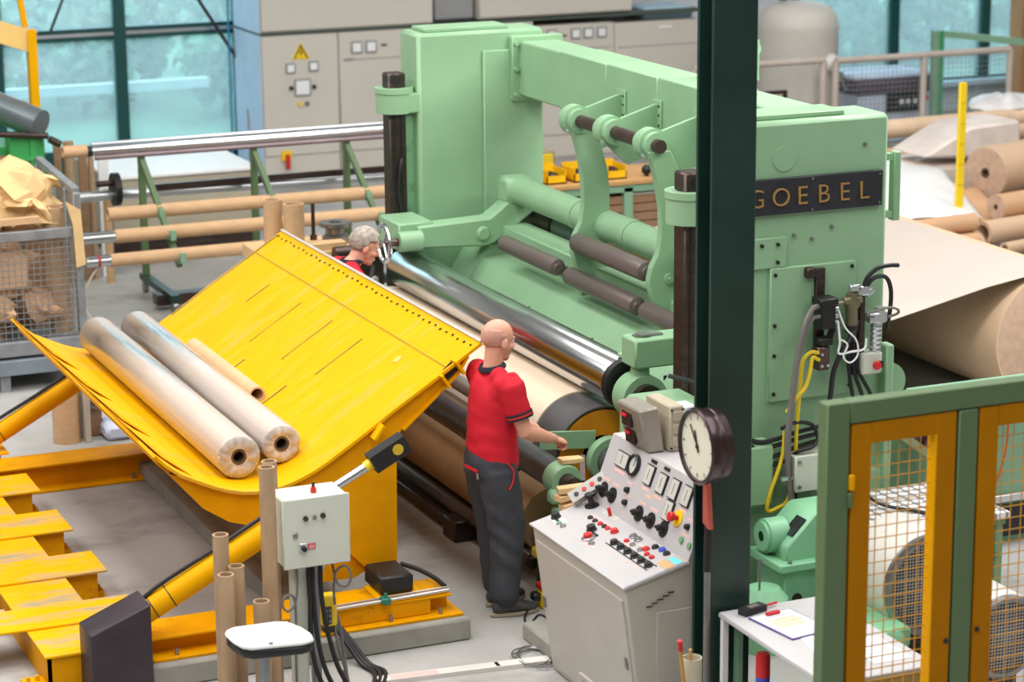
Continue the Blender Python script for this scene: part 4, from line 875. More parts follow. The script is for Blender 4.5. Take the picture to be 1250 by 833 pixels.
# leaf shaped strips welded along the outer lip
def surf(x, y, h): z = on(x); return Vector((x-h*.5, y, z+h))
for k in range(4):
    ya = Y0+.30+k*.88; m = MB(); b = m.bm
    top = [surf(3.336, ya+.92, .006), surf(3.336, ya+.50, .020), surf(3.336, ya+.06, .030), surf(3.43, ya-.10, .020), surf(3.56, ya-.22, .004), surf(3.50, ya+.10, .012), surf(3.42, ya+.45, .016)]
    A = [b.verts.new(p) for p in top]; B = [b.verts.new(p-Vector((-.006, 0, .010))) for p in top]; n = len(A)
    b.faces.new(A); b.faces.new(B[::-1])
    for q in range(n): b.faces.new((A[q], B[q], B[(q+1) % n], A[(q+1) % n]))
    m.obj('lip_strip', YELLOW, K)
MB().strip([(3.335, 1.165), (3.38, 1.085), (3.45, 1.02)], 'y', Y0+.1, Y1-.1, .010).obj('lip_flange', YELLOW, K)
# end plates, belly and underside beams
UND = [(x, z-.018) for x, z in PROF]
EP = [(5.21, 1.535), (5.14, 1.43), (4.80, 1.14), (4.765, 1.08), (4.755, .33), (4.58, .31), (4.40, .50), (4.18, .60), (3.96, .655), (3.75, .72), (3.60, .82), (3.42, 1.04)]+UND[2:-1]
for ya in (12.83, 16.44): MB().prism(EP, 'y', ya, ya+.03).obj('end_plate', YELLOWD, K)
MB().strip([(4.58, .31), (4.40, .50), (4.18, .60), (3.96, .655), (3.75, .72), (3.60, .82), (3.40, 1.06)], 'y', 12.86, 16.44, .012).obj('belly_plate', mk('grimy yellow paint', (226, 156, 2), .5, var=.10, scale=4, spots=((46, 38, 28), .52, 1.3)), K, sharp=60)
MB().strip([(4.755, 1.07), (4.755, .33), (4.58, .31)], 'y', 12.86, 16.44, .012).obj('rear_plate', YELLOWD, K)
cb_ = MB()
for a, b in (((4.80, 1.14), (5.14, 1.43)), ((5.14, 1.43), (5.21, 1.535))): cb_.bar((a[0], 14.6, a[1]), (b[0], 14.6, b[1]), 3.6, .012, up=(-.6, 0, .7))
cb_.obj('support_beam', YELLOWD, K)
for ya in (12.81,):
    MB().bar((5.08, ya, 1.37), (5.03, ya, 1.445), .10, .015, up=(1, 0, 0)).bar((5.17, ya, 1.44), (5.12, ya, 1.52), .10, .015, up=(1, 0, 0)).obj('beam_end_bar', YELLOW, K)
    MB().prism([(5.07, 1.39), (5.15, 1.455), (5.11, 1.51), (5.04, 1.45)], 'y', 12.822, 12.829).obj('beam_opening', BLACK, K)
MB().bar((4.60, 12.78, 1.12), (4.66, 12.78, 1.20), .10, .016, up=(-1, 0, .5)).obj('gusset', YELLOW, K)
MB().prism([(4.40, .50), (4.58, .31), (4.5, .27), (4.3, .27)], 'y', 12.86, 12.90).obj('lower_gusset', YELLOWD, K)
# base frames on the plinth
def base_frame(y0, y1, z0, lab, near_):
    b = thing('base_beam', lab, 'beam', (4.0, (y0+y1)/2, z0))
    x1 = 4.98 if near_ else 4.28
    xs = 3.16 if near_ else 2.9; hb = .12 if near_ else .18
    MB().box(xs, x1-.05, y0+.14, y1-.14, z0+.015, z0+hb-.015).obj('web', YELLOWD, b)
    MB().box(xs, x1-.05, y0+.06, y1-.06, z0+hb-.015, z0+hb, .003).obj('top_flange', YELLOWD, b)
    MB().box(xs, x1, y0, y1, z0, z0+.016, .003).obj('bottom_flange', YELLOWD, b)
    for x in (3.3, 4.05, 4.55, 4.85):
        if x < x1: MB().cyl((x, y0+.04, z0+.016), (x, y0+.04, z0+.055), .012, n=8).obj('anchor_bolt', STEEL, b)
    return b
bb = base_frame(12.36, 12.78, .13, 'yellow base beam on the concrete plinth under the near end of the cradle', True)
MB().box(4.50, 4.78, 12.45, 12.72, .25, .265, .004).obj('hinge_plate', YELLOW, bb)
MB().box(4.53, 4.73, 12.50, 12.78, .265, .375, .012).obj('hinge_block', BLACK, bb)
MB().box(4.05, 4.80, 12.425, 12.435, .15, .24).obj('side_plate', YELLOWD, bb)
MB().cyl((4.18, 12.42, .205), (4.18, 12.415, .205), .05, n=20).obj('cable_hole', BLACK, bb)
base_frame(16.14, 16.56, 0.0, 'long yellow base beam under the far end of the cradle', False)
ap = thing('air_pipe', 'thin white pipe with a green tap along the near yellow base beam', 'pipe', (4.5, 12.42, .25))
MB().cyl((4.05, 12.40, .265), (4.92, 12.44, .268), .010, n=10).cyl((4.05, 12.43, .272), (4.92, 12.47, .275), .007, n=8).obj('pipe', ALU, ap)
MB().box(4.50, 4.55, 12.385, 12.45, .25, .29, .006).cyl((4.525, 12.41, .285), (4.525, 12.41, .315), .01, n=8).obj('tap', mk('teal green tap', (30, 120, 100), .4), ap)
hose('black_cable', [(4.92, 12.5, .27), (4.9, 12.6, .29), (4.84, 12.7, .32), (4.74, 12.74, .36)], .014, RUBBER, 'short black cable bending round the end of the yellow base beam', 'cable')
# hydraulic cylinders
def cylinder(p0, p1, tip, lab, rod):
    t = thing('hydraulic_cylinder', lab, 'cylinder', p0); p0, p1, tip = Vector(p0), Vector(p1), Vector(tip); d = (p1-p0).normalized()
    bar_ = MB().cyl(p0, p1, .068, n=28).obj('barrel', YELLOW, t)
    for q in (.18, .28, .86): MB().tube(p0.lerp(p1, q), p0.lerp(p1, q)+d*.006, .0705, .06, 24).obj('cable_tie', BLACK, bar_)
    MB().pipe([p0+Vector((.05, 0, .10)), p0.lerp(p1, .3)+Vector((-.045, 0, .078)), p0.lerp(p1, .6)+Vector((-.045, 0, .072)), p0.lerp(p1, .95)+Vector((-.05, 0, .075))], .013).obj('hose_line', RUBBER, bar_)
    if rod:
        MB().cyl(p1, tip, .027, n=20).obj('piston_rod', CHROME, t)
        MB().tube(tip-d*.10, tip-d*.06, .034, .02, 20).obj('rod_collar', YPLASTIC, t)
        cv = MB().bar(tip-d*.06, tip+d*.17, .10, .105).obj('clevis', BLACK, t)
        MB().cyl(tip+d*.10+Vector((0, -.053, .005)), tip+d*.10+Vector((0, -.04, .005)), .032, n=20).obj('pin_end', mk('yellow pin end', (206, 170, 40), .4), cv)
    MB().cyl(p0-d*.06+Vector((0, -.06, 0)), p0-d*.06+Vector((0, .06, 0)), .06, n=20).obj('foot_eye', YELLOWD, t)
    return t
cylinder((3.02, 12.5, .31), (4.0, 12.46, .835), (4.52, 12.44, 1.105), 'yellow hydraulic cylinder with a chrome rod at the near end of the cradle', True)
cylinder((2.95, 16.62, .18), (3.93, 16.62, .71), (4.3, 16.62, .9), 'yellow hydraulic cylinder at the far end of the cradle, left', False)
# wrapped rolls on the cradle
def wrapped(x, z, y0, y1, r, lab):
    t = thing('wrapped_paper_roll', lab, 'roll', (x, y0, z))
    MB().lathe((x, y0, z), (0, 1, 0), [(.004, .036), (0, .04), (0, r-.004), (.004, r), (y1-y0-.004, r), (y1-y0, r-.004), (y1-y0, 0)], 48).obj('paper', mk('pale wrapped paper', (232, 206, 182), .6, var=.04, scale=3), t)
    MB().lathe((x, y0-.002, z), (0, 1, 0), [(.12, .033), (0, .033), (0, .046)], 24).lathe((x, y0+.1, z), (0, 1, 0), [(0, .033), (0, 0)], 24).obj('core', CARDIN, t)
    m = MB().lathe((x, y0-.014, z), (0, 1, 0), [(.006, .055), (0, .07), (.0, r*.75), (.010, r+.001), (.03, r+.005), (y1-y0, r+.005), (y1-y0+.015, r-.01), (y1-y0+.02, .05)], 56)
    for v in m.bm.verts:
        if v.co.y < y0+.02: v.co += Vector((0, noise.noise(v.co*38)*.016, 0))
    m.obj('stretch_wrap', WRAP, t, sharp=180)
wrapped(3.885, 1.026, 13.05, 16.35, .124, 'clear wrapped paper roll nearest the outer lip of the yellow cradle')
wrapped(4.165, 1.052, 13.12, 16.35, .111, 'clear wrapped paper roll lying second from the outer lip of the cradle')
solo(MB().tube((4.345, 14.15, 1.075), (4.345, 15.55, 1.075), .052, .040, 24), 'cardboard_core', CARD, 'short cardboard core lying on the cradle behind the two wrapped rolls', 'tube', (4.345, 14.15, 1.075))
# ================================================================ yellow floor rig at left
Hh = thing('floor_carriage', 'low scratched yellow steel carriage with side arms on the floor at left', 'carriage', (2.8, 14, 0))
MB().box(2.60, 3.01, 12.52, 17.2, .185, .20, .003).obj('deck_plate', YELLOWS, Hh)
MB().box(2.62, 2.64, 12.54, 17.2, 0, .185).box(2.97, 2.99, 12.54, 17.2, 0, .185).box(2.62, 2.99, 12.54, 12.56, 0, .185).obj('deck_web', YELLOWD, Hh)
for y0, y1 in ((12.95, 13.3), (13.76, 14.16), (14.62, 15.07), (15.52, 15.96), (16.5, 16.9)):
    a = MB().box(2.2, 3.26, y0, y1, .201, .214, .002).obj('arm_plate', YELLOWS, Hh)
    MB().box(3.02, 3.21, y0+.05, y1-.05, 0, .20).obj('arm_web', YELLOWD, a)
    MB().box(3.21, 3.26, y0+.1, y0+.2, 0, .05).cyl((3.235, y0+.15, .05), (3.235, y0+.15, .08), .01, n=8).obj('arm_foot', YELLOWD, a)
MB().box(2.50, 2.62, 12.62, 12.72, 0, .02).cyl((2.53, 12.65, .02), (2.53, 12.65, .05), .012, n=8).cyl((2.58, 12.66, .02), (2.58, 12.66, .05), .012, n=8).obj('foot_bracket', YELLOW, Hh)
solo(MB().prism([(2.80, 0), (3.135, 0), (3.135, .50), (2.80, .365)], 'y', 12.28, 12.54, .004).box(2.80, 3.0, 12.40, 12.43, .0, .05), 'steel_guard_box', DARKBOX, 'dark rusted steel box with a sloping top at the foot of the cylinder', 'box', (2.96, 12.4, 0))
solo(MB().tube((2.30, 13.6, .07), (2.60, 13.56, .07), .06, .05, 24), 'cardboard_core', CARD, 'pale cardboard core lying on the floor at the left edge of the photo', 'tube', (2.5, 13.58, .07))
# ================================================================ standing cardboard cores by the control box
for x, y, zt, r, lab in ((3.375, 11.72, 1.03, .042, 'tallest of the three cardboard cores standing left of the white seat'), (3.435, 11.66, .87, .042, 'cardboard core standing behind the white seat, right of the front one'), (3.355, 11.58, .86, .042, 'frontmost cardboard core standing left of the white seat'),
                         (3.53, 11.55, .70, .043, 'short cardboard core standing just behind the white seat'), (3.635, 11.72, 1.36, .042, 'tall cardboard core standing against the left side of the grey control box'), (3.73, 11.98, 1.31, .042, 'tall cardboard core standing behind the grey control box')):
    solo(MB().tube((x, y, 0), (x, y, zt), r, r-.010, 28), 'cardboard_core', CARDD, lab, 'tube', (x, y, 0), 'cardboard cores standing by the control box')
# ================================================================ control box on its post
B = thing('control_box', 'grey enamel control box on a steel post in front of the cradle', 'control box', (3.87, 11.8, 0))
bx_ = MB().box(3.705, 4.065, 11.70, 11.93, .80, 1.17, .008).obj('enclosure', BOXGREY, B)
MB().box(3.70, 4.07, 11.685, 11.70, .795, 1.175, .005).obj('enclosure_door', BOXGREY, bx_)
for x, z in ((3.825, 1.065), (3.92, 1.07)): MB().lathe((x, 11.685, z), (0, -1, 0), [(0, .014), (.012, .014), (.014, .009), (.022, .007), (.022, 0)], 16).obj('key_switch', STEELD, bx_)
MB().box(3.865, 3.885, 11.675, 11.686, 1.055, 1.078, .003).obj('indicator', GREYHOSE, bx_)
MB().box(3.755, 3.78, 11.675, 11.686, .965, .995, .003).cyl((3.767, 11.675, .98), (3.767, 11.670, .98), .006, n=10).obj('door_lock', STEEL, bx_)
MB().box(3.785, 3.83, 11.672, 11.686, .885, .935, .004).obj('main_switch', ALU, bx_)
MB().cyl((3.808, 11.672, .905), (3.808, 11.655, .905), .014, n=14).obj('switch_knob', BLACK, bx_)
MB().box(3.832, 3.875, 11.680, 11.686, .895, .925).obj('red_plate', RED, bx_)
for k in range(3): MB().box(3.837, 3.870, 11.6785, 11.680, .900+.008*k, .902+.008*k).obj('text_line', WHITE, bx_)
MB().cyl((3.905, 11.78, 1.17), (3.905, 11.78, 1.195), .016, n=14).cyl((3.905, 11.78, 1.195), (3.905, 11.78, 1.205), .010, n=12).obj('signal_cap', RED, bx_)
MB().cyl((3.905, 11.78, 1.205), (3.905, 11.78, 1.225), .008, n=10).obj('signal_tip', BLACK, bx_)
MB().box(3.785, 3.855, 11.78, 11.88, 0, .80, .006).obj('post', BOXGREY, B)
MB().box(3.90, 3.945, 11.84, 11.89, 0, .80, .004).obj('post', GALV, B)
MB().box(3.72, 4.0, 11.72, 11.95, 0, .012).obj('base_plate', GALV, B)
for k, (x, lab) in enumerate(((3.865, 'left'), (3.885, 'middle'), (3.93, 'right'))):
    hose('black_cable', [(x, 11.78, .80), (x-.01, 11.74, .6), (x-.015+.02*k, 11.72, .35), (x+.02+.03*k, 11.70, .16), (x+.10+.04*k, 11.66, .02), (x+.25+.05*k, 11.66-.04*k, .015)], .013, RUBBER, lab+' of the three black cables under the grey control box', 'cable')
for p, lab in (([(4.0, 11.8, .80), (4.0, 11.76, .72), (4.015, 11.74, .66), (4.06, 11.73, .645), (4.085, 11.73, .70), (4.06, 11.74, .755), (4.01, 11.75, .73), (4.01, 11.8, .62), (4.02, 11.82, .52)], 'thin grey cable coiled in a ring right of the control box post'),
               ([(3.79, 11.76, .80), (3.785, 11.73, .70), (3.765, 11.71, .60), (3.72, 11.70, .565), (3.69, 11.70, .60), (3.71, 11.71, .645), (3.76, 11.72, .63), (3.775, 11.74, .5), (3.775, 11.76, .3), (3.78, 11.78, .02)], 'thin grey cable coiled in a ring left of the control box post')):
    hose('grey_cable', p, .007, GREYHOSE, lab, 'cable', 6)
for k in range(3):
    hose('black_cable', [(4.18, 12.40, .205), (4.19+.01*k, 12.34, .20), (4.23+.015*k, 12.26, .12), (4.28+.02*k, 12.15, .02), (4.30+.03*k, 12.0, .016), (4.22+.03*k, 11.82, .016), (4.10+.03*k, 11.72, .016)], .014, RUBBER, ('left', 'middle', 'right')[k]+' of the thick black cables coming out of the yellow base beam', 'cable')
hs = thing('pendant_handset', 'yellow crane handset with black keys hanging beside the control box post', 'remote', (4.02, 11.9, .4))
MB().box(3.97, 4.055, 11.88, 11.95, .37, .55, .01).obj('handset_body', YPLASTIC, hs)
MB().box(3.975, 4.02, 11.868, 11.88, .39, .49, .004).obj('key_pad', BLACK, hs)
for k in range(6): MB().box(3.98+.02*(k % 2), 3.994+.02*(k % 2), 11.862, 11.868, .40+.03*(k//2), .42+.03*(k//2)).obj('key', GREYHOSE, hs)
MB().box(3.98, 4.04, 11.88, 11.94, .335, .37, .006).obj('bottom_cap', BLACK, hs)
hose('grey_cable', [(4.04, 11.9, .37), (4.05, 11.86, .25), (4.08, 11.85, .12), (4.07, 11.84, .08), (4.06, 11.84, .13), (4.07, 11.82, .02), (4.12, 11.8, .012)], .008, GREYHOSE, 'grey cable running from the yellow handset to the floor', 'cable', 6)
hose('grey_cable', [(4.05, 11.93, .50), (4.075, 11.9, .35), (4.085, 11.86, .15), (4.1, 11.8, .02), (4.2, 11.74, .012)], .008, GREYHOSE, 'second grey cable dropping behind the yellow handset', 'cable', 6)
S = thing('stool', 'white padded seat with a black rim on a grey tube, front left', 'stool', (3.49, 11.2, 0))
so = [(3.275, 11.36), (3.29, 11.40), (3.34, 11.43), (3.56, 11.42), (3.62, 11.39), (3.66, 11.28), (3.675, 11.18), (3.66, 11.10), (3.60, 11.08), (3.34, 11.12), (3.30, 11.16), (3.28, 11.24)]
MB().prism(so, 'z', .605, .63, .009).obj('seat_top', WHITE, S)
MB().prism([(x*.97+3.47*.03, y*.97+11.25*.03) for x, y in so], 'z', .555, .606, .012).obj('seat_rim', BLACK, S)
MB().cyl((3.45, 11.28, 0), (3.45, 11.28, .56), .028, n=18).lathe((3.45, 11.28, 0), (0, 0, 1), [(0, 0), (0, .16), (.02, .15), (.03, .04)], 24).obj('seat_tube', GALV, S)
MB().cyl((3.44, 11.12, .632), (3.44, 11.12, .634), .012, n=10).obj('maker_dot', GREYHOSE, S)
# things on the floor
fb = thing('floor_board', 'white board with a faded red end lying on the floor in front of the plinth', 'board', (4.8, 11.85, 0))
MB().bar((4.28, 11.90, .012), (5.26, 11.80, .012), .08, .024).obj('board', mk('scuffed white board', (216, 212, 206), .6, var=.08), fb)
MB().bar((4.35, 11.893, .0245), (4.62, 11.866, .0245), .06, .002).obj('red_patch', REDTAG, fb)
MB().bar((4.95, 11.832, .0245), (4.97, 11.83, .0245), .06, .003).obj('black_clip', BLACK, fb)
cw = MB(); pts = []
random.seed(11)
for i in range(34): a = i*.9; q = .07+.05*random.random(); pts.append((5.20+cos(a)*q*1.0, 11.86+sin(a)*q*1.5, .012+.012*random.random()))
solo(cw.pipe(pts, .0045, 6, 4), 'wire_tangle', STEEL, 'tangled thin grey wire lying on the floor beside the console', 'wire', (5.2, 11.86, 0))
fp = thing('foot_switch', 'red and yellow foot switch beside the worker\'s shoe', 'switch', (5.60, 12.7, 0))
MB().box(5.57, 5.67, 12.58, 12.68, .0, .11, .01).obj('switch_body', YPLASTIC, fp); MB().box(5.565, 5.675, 12.575, 12.685, .11, .15, .012).obj('red_top', RED, fp)
MB().box(5.52, 5.57, 12.60, 12.66, .05, .1, .01).obj('black_plug', BLACK, fp)
hose('grey_cable', [(5.53, 12.6, .06), (5.42, 12.5, .012), (5.38, 12.35, .012), (5.40, 12.25, .105), (5.42, 12.15, .108)], .007, RUBBER, 'thin black cable from the foot switch over the concrete plinth', 'cable', 6)
solo(MB().lathe((5.52, 12.02, .1), (0, 0, 1), [(0, 0), (0, .07), (.03, .07), (.05, .04), (.12, .035), (.12, 0)], 20), 'floor_pedestal', GREEN, 'small green pedestal foot on the plinth left of the console', 'pedestal', (5.52, 12.02, .1))
for i, (x0, y0, x1, y1, z, lab) in enumerate(((5.57, 12.36, 5.80, 12.30, .80, 'upper bare wooden wedge lying on the green pedestal'), (5.56, 12.34, 5.78, 12.38, .755, 'middle bare wooden wedge lying on the green pedestal'), (5.58, 12.32, 5.80, 12.36, .705, 'lowest bare wooden wedge lying on the green pedestal'))):
    a, b = Vector((x0, y0, z)), Vector((x1, y1, z+.02)); solo(MB().bar(a, b, .07, .032), 'wooden_wedge', WOOD, lab, 'wedge', tuple(a))
solo(MB().box(5.72, 5.86, 12.62, 12.70, .86, .89, .004).wob(.006, 8), 'paper_scrap', SCRAP, 'torn brown scrap lying on the take-up shaft by the worker\'s hand', 'scrap', (5.79, 12.66, .86))
pn = thing('lower_machinery', 'dark oily green gearbox parts low behind the console', 'machinery', (5.8, 12.5, 0))
MB().box(5.72, 6.0, 12.7, 13.0, 0, .35, .03).obj('dark_block', GREEND, pn); MB().lathe((5.68, 12.78, .35), (-1, 0, 0), [(0, .09), (.05, .09), (.05, 0)], 20).obj('pulley', STEELD, pn)
MB().box(5.60, 5.66, 12.74, 12.82, .26, .32, .01).obj('yellow_lever', YPLASTIC, pn)
MB().pipe([(5.7, 12.75, .45), (5.62, 12.72, .3), (5.6, 12.7, .12), (5.62, 12.68, .1)], .012).obj('hose_line', RUBBER, pn)

# ================================================================ unwind side: web, big roll and the pile of rolls
U = thing('unwind_roll', 'huge kraft paper roll on the right feeding the pale web into the machine', 'roll', (10.93, 15.05, 0))
MB().lathe((10.93, 15.06, .55), (0, 1, 0), [(0, 0), (0, .525), (.008, .53), (3.9, .53), (3.9, 0)], 96).obj('wound_paper', PAPERW, U)
MB().lathe((10.93, 15.055, .55), (0, 1, 0), [(0, .08), (0, .5), (.01, .526)], 64).obj('roll_face', PAPEREND, U)
MB().tube((10.93, 15.03, .55), (10.93, 15.3, .55), .08, .06, 24).obj('core', CARDIN, U)
wp = MB().strip([(6.9, .55), (8.0, .63), (9.5, .845), (10.3, 1.01), (10.72, 1.07), (10.86, 1.082), (10.94, 1.084)][::-1], 'y', 15.05, 18.96, -.003)
solo(wp, 'paper_web', PAPER, 'pale paper web running from the huge roll on the right into the green machine', 'paper', (9.5, 17, .845))
# front web between the press roller and the drum
random.seed(5)
def rolled(nm, c, d, L, r, ri, mat, lab, cat='roll', core=True):
    c = Vector(c); d = Vector(d).normalized(); t = thing(nm, lab, cat, tuple(c))
    if ri > r*.5:
        MB().lathe(c, d, [(0, ri), (0, r), (L, r), (L, ri), (0, ri)], 36).obj('paper', mat, t)
    else:
        MB().lathe(c, d, [(.004, ri), (0, r-.01), (.008, r), (L, r), (L, 0)], 40).obj('paper', mat, t)
        MB().lathe(c-d*.002, d, [(.0, ri*1.5), (-.001, r*.97), (.006, r*.985)], 36).obj('end_face', PAPEREND, t)
        MB().lathe(c-d*.006, d, [(.2, ri), (0, ri), (0, ri*1.5), (.02, ri*1.5)], 24).lathe(c+d*.15, d, [(0, ri), (0, 0)], 20).obj('core', CARDIN, t)
    return t
KR = PAPERW; KR2 = mk('brown kraft roll', (206, 164, 126), .75, var=.06)
rolled('paper_roll', (13.95, 20.5, .74), (1, .30, 0), 2.6, .265, .035, KR, 'largest roll with a dark core hole in the pile beyond the web')
rolled('paper_roll', (13.61, 19.8, .54), (1, .22, 0), 2.2, .122, .018, KR2, 'smooth brown roll with a small core, below the largest roll of the pile')
rolled('paper_tube', (13.33, 19.6, .34), (1, .20, 0), 2.2, .118, .080, KR, 'wide hollow paper tube below the smooth brown roll', 'tube')
rolled('paper_tube', (13.38, 19.3, .24), (1, .25, 0), 1.6, .058, .038, KR, 'narrow hollow tube near the web edge below the wide tube', 'tube')
rolled('paper_tube', (13.62, 19.15, .16), (1, .25, 0), 1.6, .062, .042, KR2, 'narrow brown tube at the right edge below the others', 'tube')
rolled('paper_roll', (14.35, 20.25, .58), (1, .45, .05), 1.5, .075, .02, KR2, 'small roll wedged between the largest roll and the smooth brown roll')
rolled('paper_roll', (13.8, 23.0, .80), (1, .05, 0), 4.2, .105, .03, mk('pale kraft roll', (228, 198, 168), .75), 'long pale roll lying at the back of the pile, topmost left of the yellow post')
rolled('paper_roll', (13.4, 22.2, .62), (1, .06, 0), 4.0, .12, .03, KR2, 'long brown roll at the back of the pile, under the pale one')
rolled('paper_roll', (14.6, 22.0, .84), (1, .08, 0), 3.2, .085, .03, KR, 'long roll behind the largest roll, right of the yellow post')
rolled('paper_roll', (12.0, 19.46, .47), (1, .08, 0), 1.2, .085, .03, KR2, 'brown roll under the white sheet, upper of two')
rolled('paper_roll', (12.2, 19.34, .31), (1, .10, 0), .95, .08, .03, KR2, 'brown roll under the white sheet, lower of two')
rolled('paper_roll', (11.95, 19.50, .195), (1, .08, 0), 1.3, .19, .03, KR, 'thick kraft roll lying low under the white sheet')
wc = thing('wrapped_bundle', 'pale pointed wrapped bundle lying above the white sheet left of the yellow post', 'bundle', (14.3, 21.6, .6))
MB().prism([(13.72, .79), (14.28, 1.07), (14.9, 1.10), (14.95, .74), (14.3, .75)], 'y', 21.3, 21.95, .03).wob(.02, 4).obj('bundle', mk('off white wrapped paper', (224, 212, 204), .7), wc)
solo(MB().box(13.75, 14.5, 21.35, 22.0, .0, .68, .04).wob(.02, 3), 'sheet_stack', mk('pale paper stack', (226, 210, 198), .75), 'pale stack of sheets under the pointed bundle', 'stack', (14.1, 21.7, 0))
pk = MB(); b = pk.bm; N = 26
for j in range(N+1):
    for i in range(N+1):
        u, v = i/N, j/N; x = 11.9+1.5*u+.9*v; y = 19.72+2.6*v
        z = .52+.16*min(1, v*2)-.25*max(0, u-.8)*(1-v)+.035*noise.noise(Vector((x*3, y*3, 1)))+.02*noise.noise(Vector((x*8, y*8, 4)))
        b.verts.new((x, y, z))
b.verts.ensure_lookup_table()
for j in range(N):
    for i in range(N): b.faces.new([b.verts[k] for k in (j*(N+1)+i, j*(N+1)+i+1, (j+1)*(N+1)+i+1, (j+1)*(N+1)+i)])
ps = solo(pk, 'plastic_sheet', WHITE, 'white plastic sheet draped over the pile of rolls beyond the machine', 'sheet', (13, 20.8, .5))
md = ps.modifiers.new('t', 'SOLIDIFY'); md.thickness = .006
kp = MB(); b = kp.bm; N = 12
for j in range(N+1):
    for i in range(N+1):
        u, v = i/N, j/N; x = 13.42+.42*u+.1*v; y = 19.72+.9*v; b.verts.new((x, y, .40+.18*v-.10*u*(1-v)+.02*noise.noise(Vector((x*5, y*5, 3)))))
b.verts.ensure_lookup_table()
for j in range(N):
    for i in range(N): b.faces.new([b.verts[k] for k in (j*(N+1)+i, j*(N+1)+i+1, (j+1)*(N+1)+i+1, (j+1)*(N+1)+i)])
kq = solo(kp, 'paper_flap', KR2, 'loose brown paper flap hanging between the white sheet and the rolls', 'paper', (13.6, 20.1, .45)); kq.modifiers.new('t', 'SOLIDIFY').thickness = .004
yp = thing('yellow_post', 'flat yellow post standing in front of the pile of rolls', 'post', (13.33, 20.0, 0))
MB().box(13.275, 13.355, 19.98, 20.02, 0, 1.75, .006).obj('post', mk('bright yellow post', (240, 206, 20), .5, var=.05), yp)
for k in range(5): MB().box(13.28, 13.35, 19.975, 19.98, .75+.2*k, .755+.2*k).obj('mark', mk('worn mark', (190, 160, 30), .6), yp)
for k, (x, y, z, lab) in enumerate(((16.2, 23.4, 1.0, 'crumpled clear film lying on the rolls at the right edge'),)):
    solo(MB().ball((x, y, z-.08), (.5, .35, .10), u=20, v=12).wob(.09, 6, k), 'plastic_film', mk('milky film', (224, 222, 222), .3), lab, 'film', (x, y, z-.1))
struct(MB().box(19.28, 19.52, 27.6, 27.9, 0, 3.2, .01).box(19.56, 21.5, 27.7, 27.9, 0, 3.2), 'trim_7', ORANGEWOOD)
# rails, tank, compressor
RAILP = mk('beige rail paint', (200, 186, 176), .5)
def rail(nm, lab, xs, y, z, mid=None, mat=RAILP, mesh=False):
    t = thing(nm, lab, 'railing', ((xs[0]+xs[-1])/2, y, 0))
    MB().cyl((xs[0], y, z), (xs[-1], y, z), .04, n=14).obj('handrail', mat, t)
    for x in xs: MB().cyl((x, y, 0), (x, y, z), .04, n=12).obj('post', mat, t)
    if mesh:
        w = MB(); k = xs[0]
        while k < xs[-1]: w.cyl((k, y, .1), (k, y, z), .003, n=4); k += .06
        k = .1
        while k < z: w.cyl((xs[0], y, k), (xs[-1], y, k), .003, n=4); k += .06
        o = w.obj('wire_mesh', GALV, t); o['kind'] = 'stuff'
    return t
rail('guard_rail', 'beige tubular guard rail in front of the right window', [14.87, 16.08, 17.30], 25.0, 1.30, mesh=True)
rail('guard_rail', 'shorter beige guard rail in front of the cream tank', [13.0, 14.70], 25.0, 1.32)
mf = thing('low_barrier', 'small dark square barrier below the shorter guard rail', 'barrier', (13.7, 24.6, 0))
MB().box(13.5, 14.0, 24.6, 24.64, 1.02, 1.06).obj('top_bar', STEELD, mf)
for x in (13.5, 13.96): MB().box(x, x+.04, 24.6, 24.64, 0, 1.02).obj('post', STEELD, mf)
gf = thing('corner_fence', 'pale green fence post and sloping rail standing behind the guard rail', 'fence', (16.95, 26.0, 0))
MB().box(16.84, 16.92, 25.96, 26.04, 0, 1.45, .004).obj('post', GREENP, gf); MB().box(16.93, 17.0, 25.98, 26.08, 0, 1.44, .004).obj('post', mk('mid green post', (70, 160, 110), .4), gf)
MB().bar((17.0, 26.02, 1.40), (18.05, 24.9, 1.30), .05, .08).obj('top_rail', GREENP, gf)
tk = thing('pressure_tank', 'tall cream pressure tank with a domed top behind the machine', 'tank', (14.75, 25.8, 0))
MB().lathe((14.82, 25.8, -.03), (0, 0, 1), [(0, 0), (0, .44), (.3, .48), (1.62, .48), (1.66, .488), (1.70, .48), (1.80, .46), (1.90, .37), (1.95, .22), (1.97, 0)], 48).obj('tank_body', TANK, tk)
MB().ball((15.02, 25.38, 1.22), .12).cyl((15.02, 25.38, 1.22), (14.95, 25.5, 1.22), .08).obj('hatch', mk('grey white hatch', (214, 212, 208), .35), tk)
MB().cyl((15.12, 25.3, 1.02), (15.12, 25.3, 1.12), .03, n=10).bar((15.08, 25.3, 1.12), (15.2, 25.3, .9), .03, .02).obj('drain_valve', GALV, tk)
MB().box(15.20, 15.24, 25.6, 25.75, 1.15, 1.45).obj('side_bracket', DKGREEN, tk)
MB().cyl((14.6, 25.8, 1.95), (14.6, 25.8, 2.9), .05, n=12).obj('outlet_pipe', STEELD, tk)
cp = thing('compressor', 'pale blue compressor cabinet with a dark control panel behind the guard rail', 'compressor', (16.6, 26.6, 0))
MB().box(16.1, 17.2, 26.5, 27.3, 0, .62, .02).obj('cabinet_body', mk('pale blue cabinet', (200, 212, 230), .5), cp)
MB().box(16.06, 17.24, 26.46, 27.34, .62, .80, .03).obj('dark_band', mk('dark violet band', (86, 72, 84), .5), cp); MB().box(16.05, 17.2, 26.5, 27.3, .80, .86, .02).obj('lid', mk('pale blue lid', (206, 220, 244), .5), cp)
MB().box(16.5, 17.05, 26.47, 26.5, .38, .62, .005).obj('control_panel', BLACK, cp)
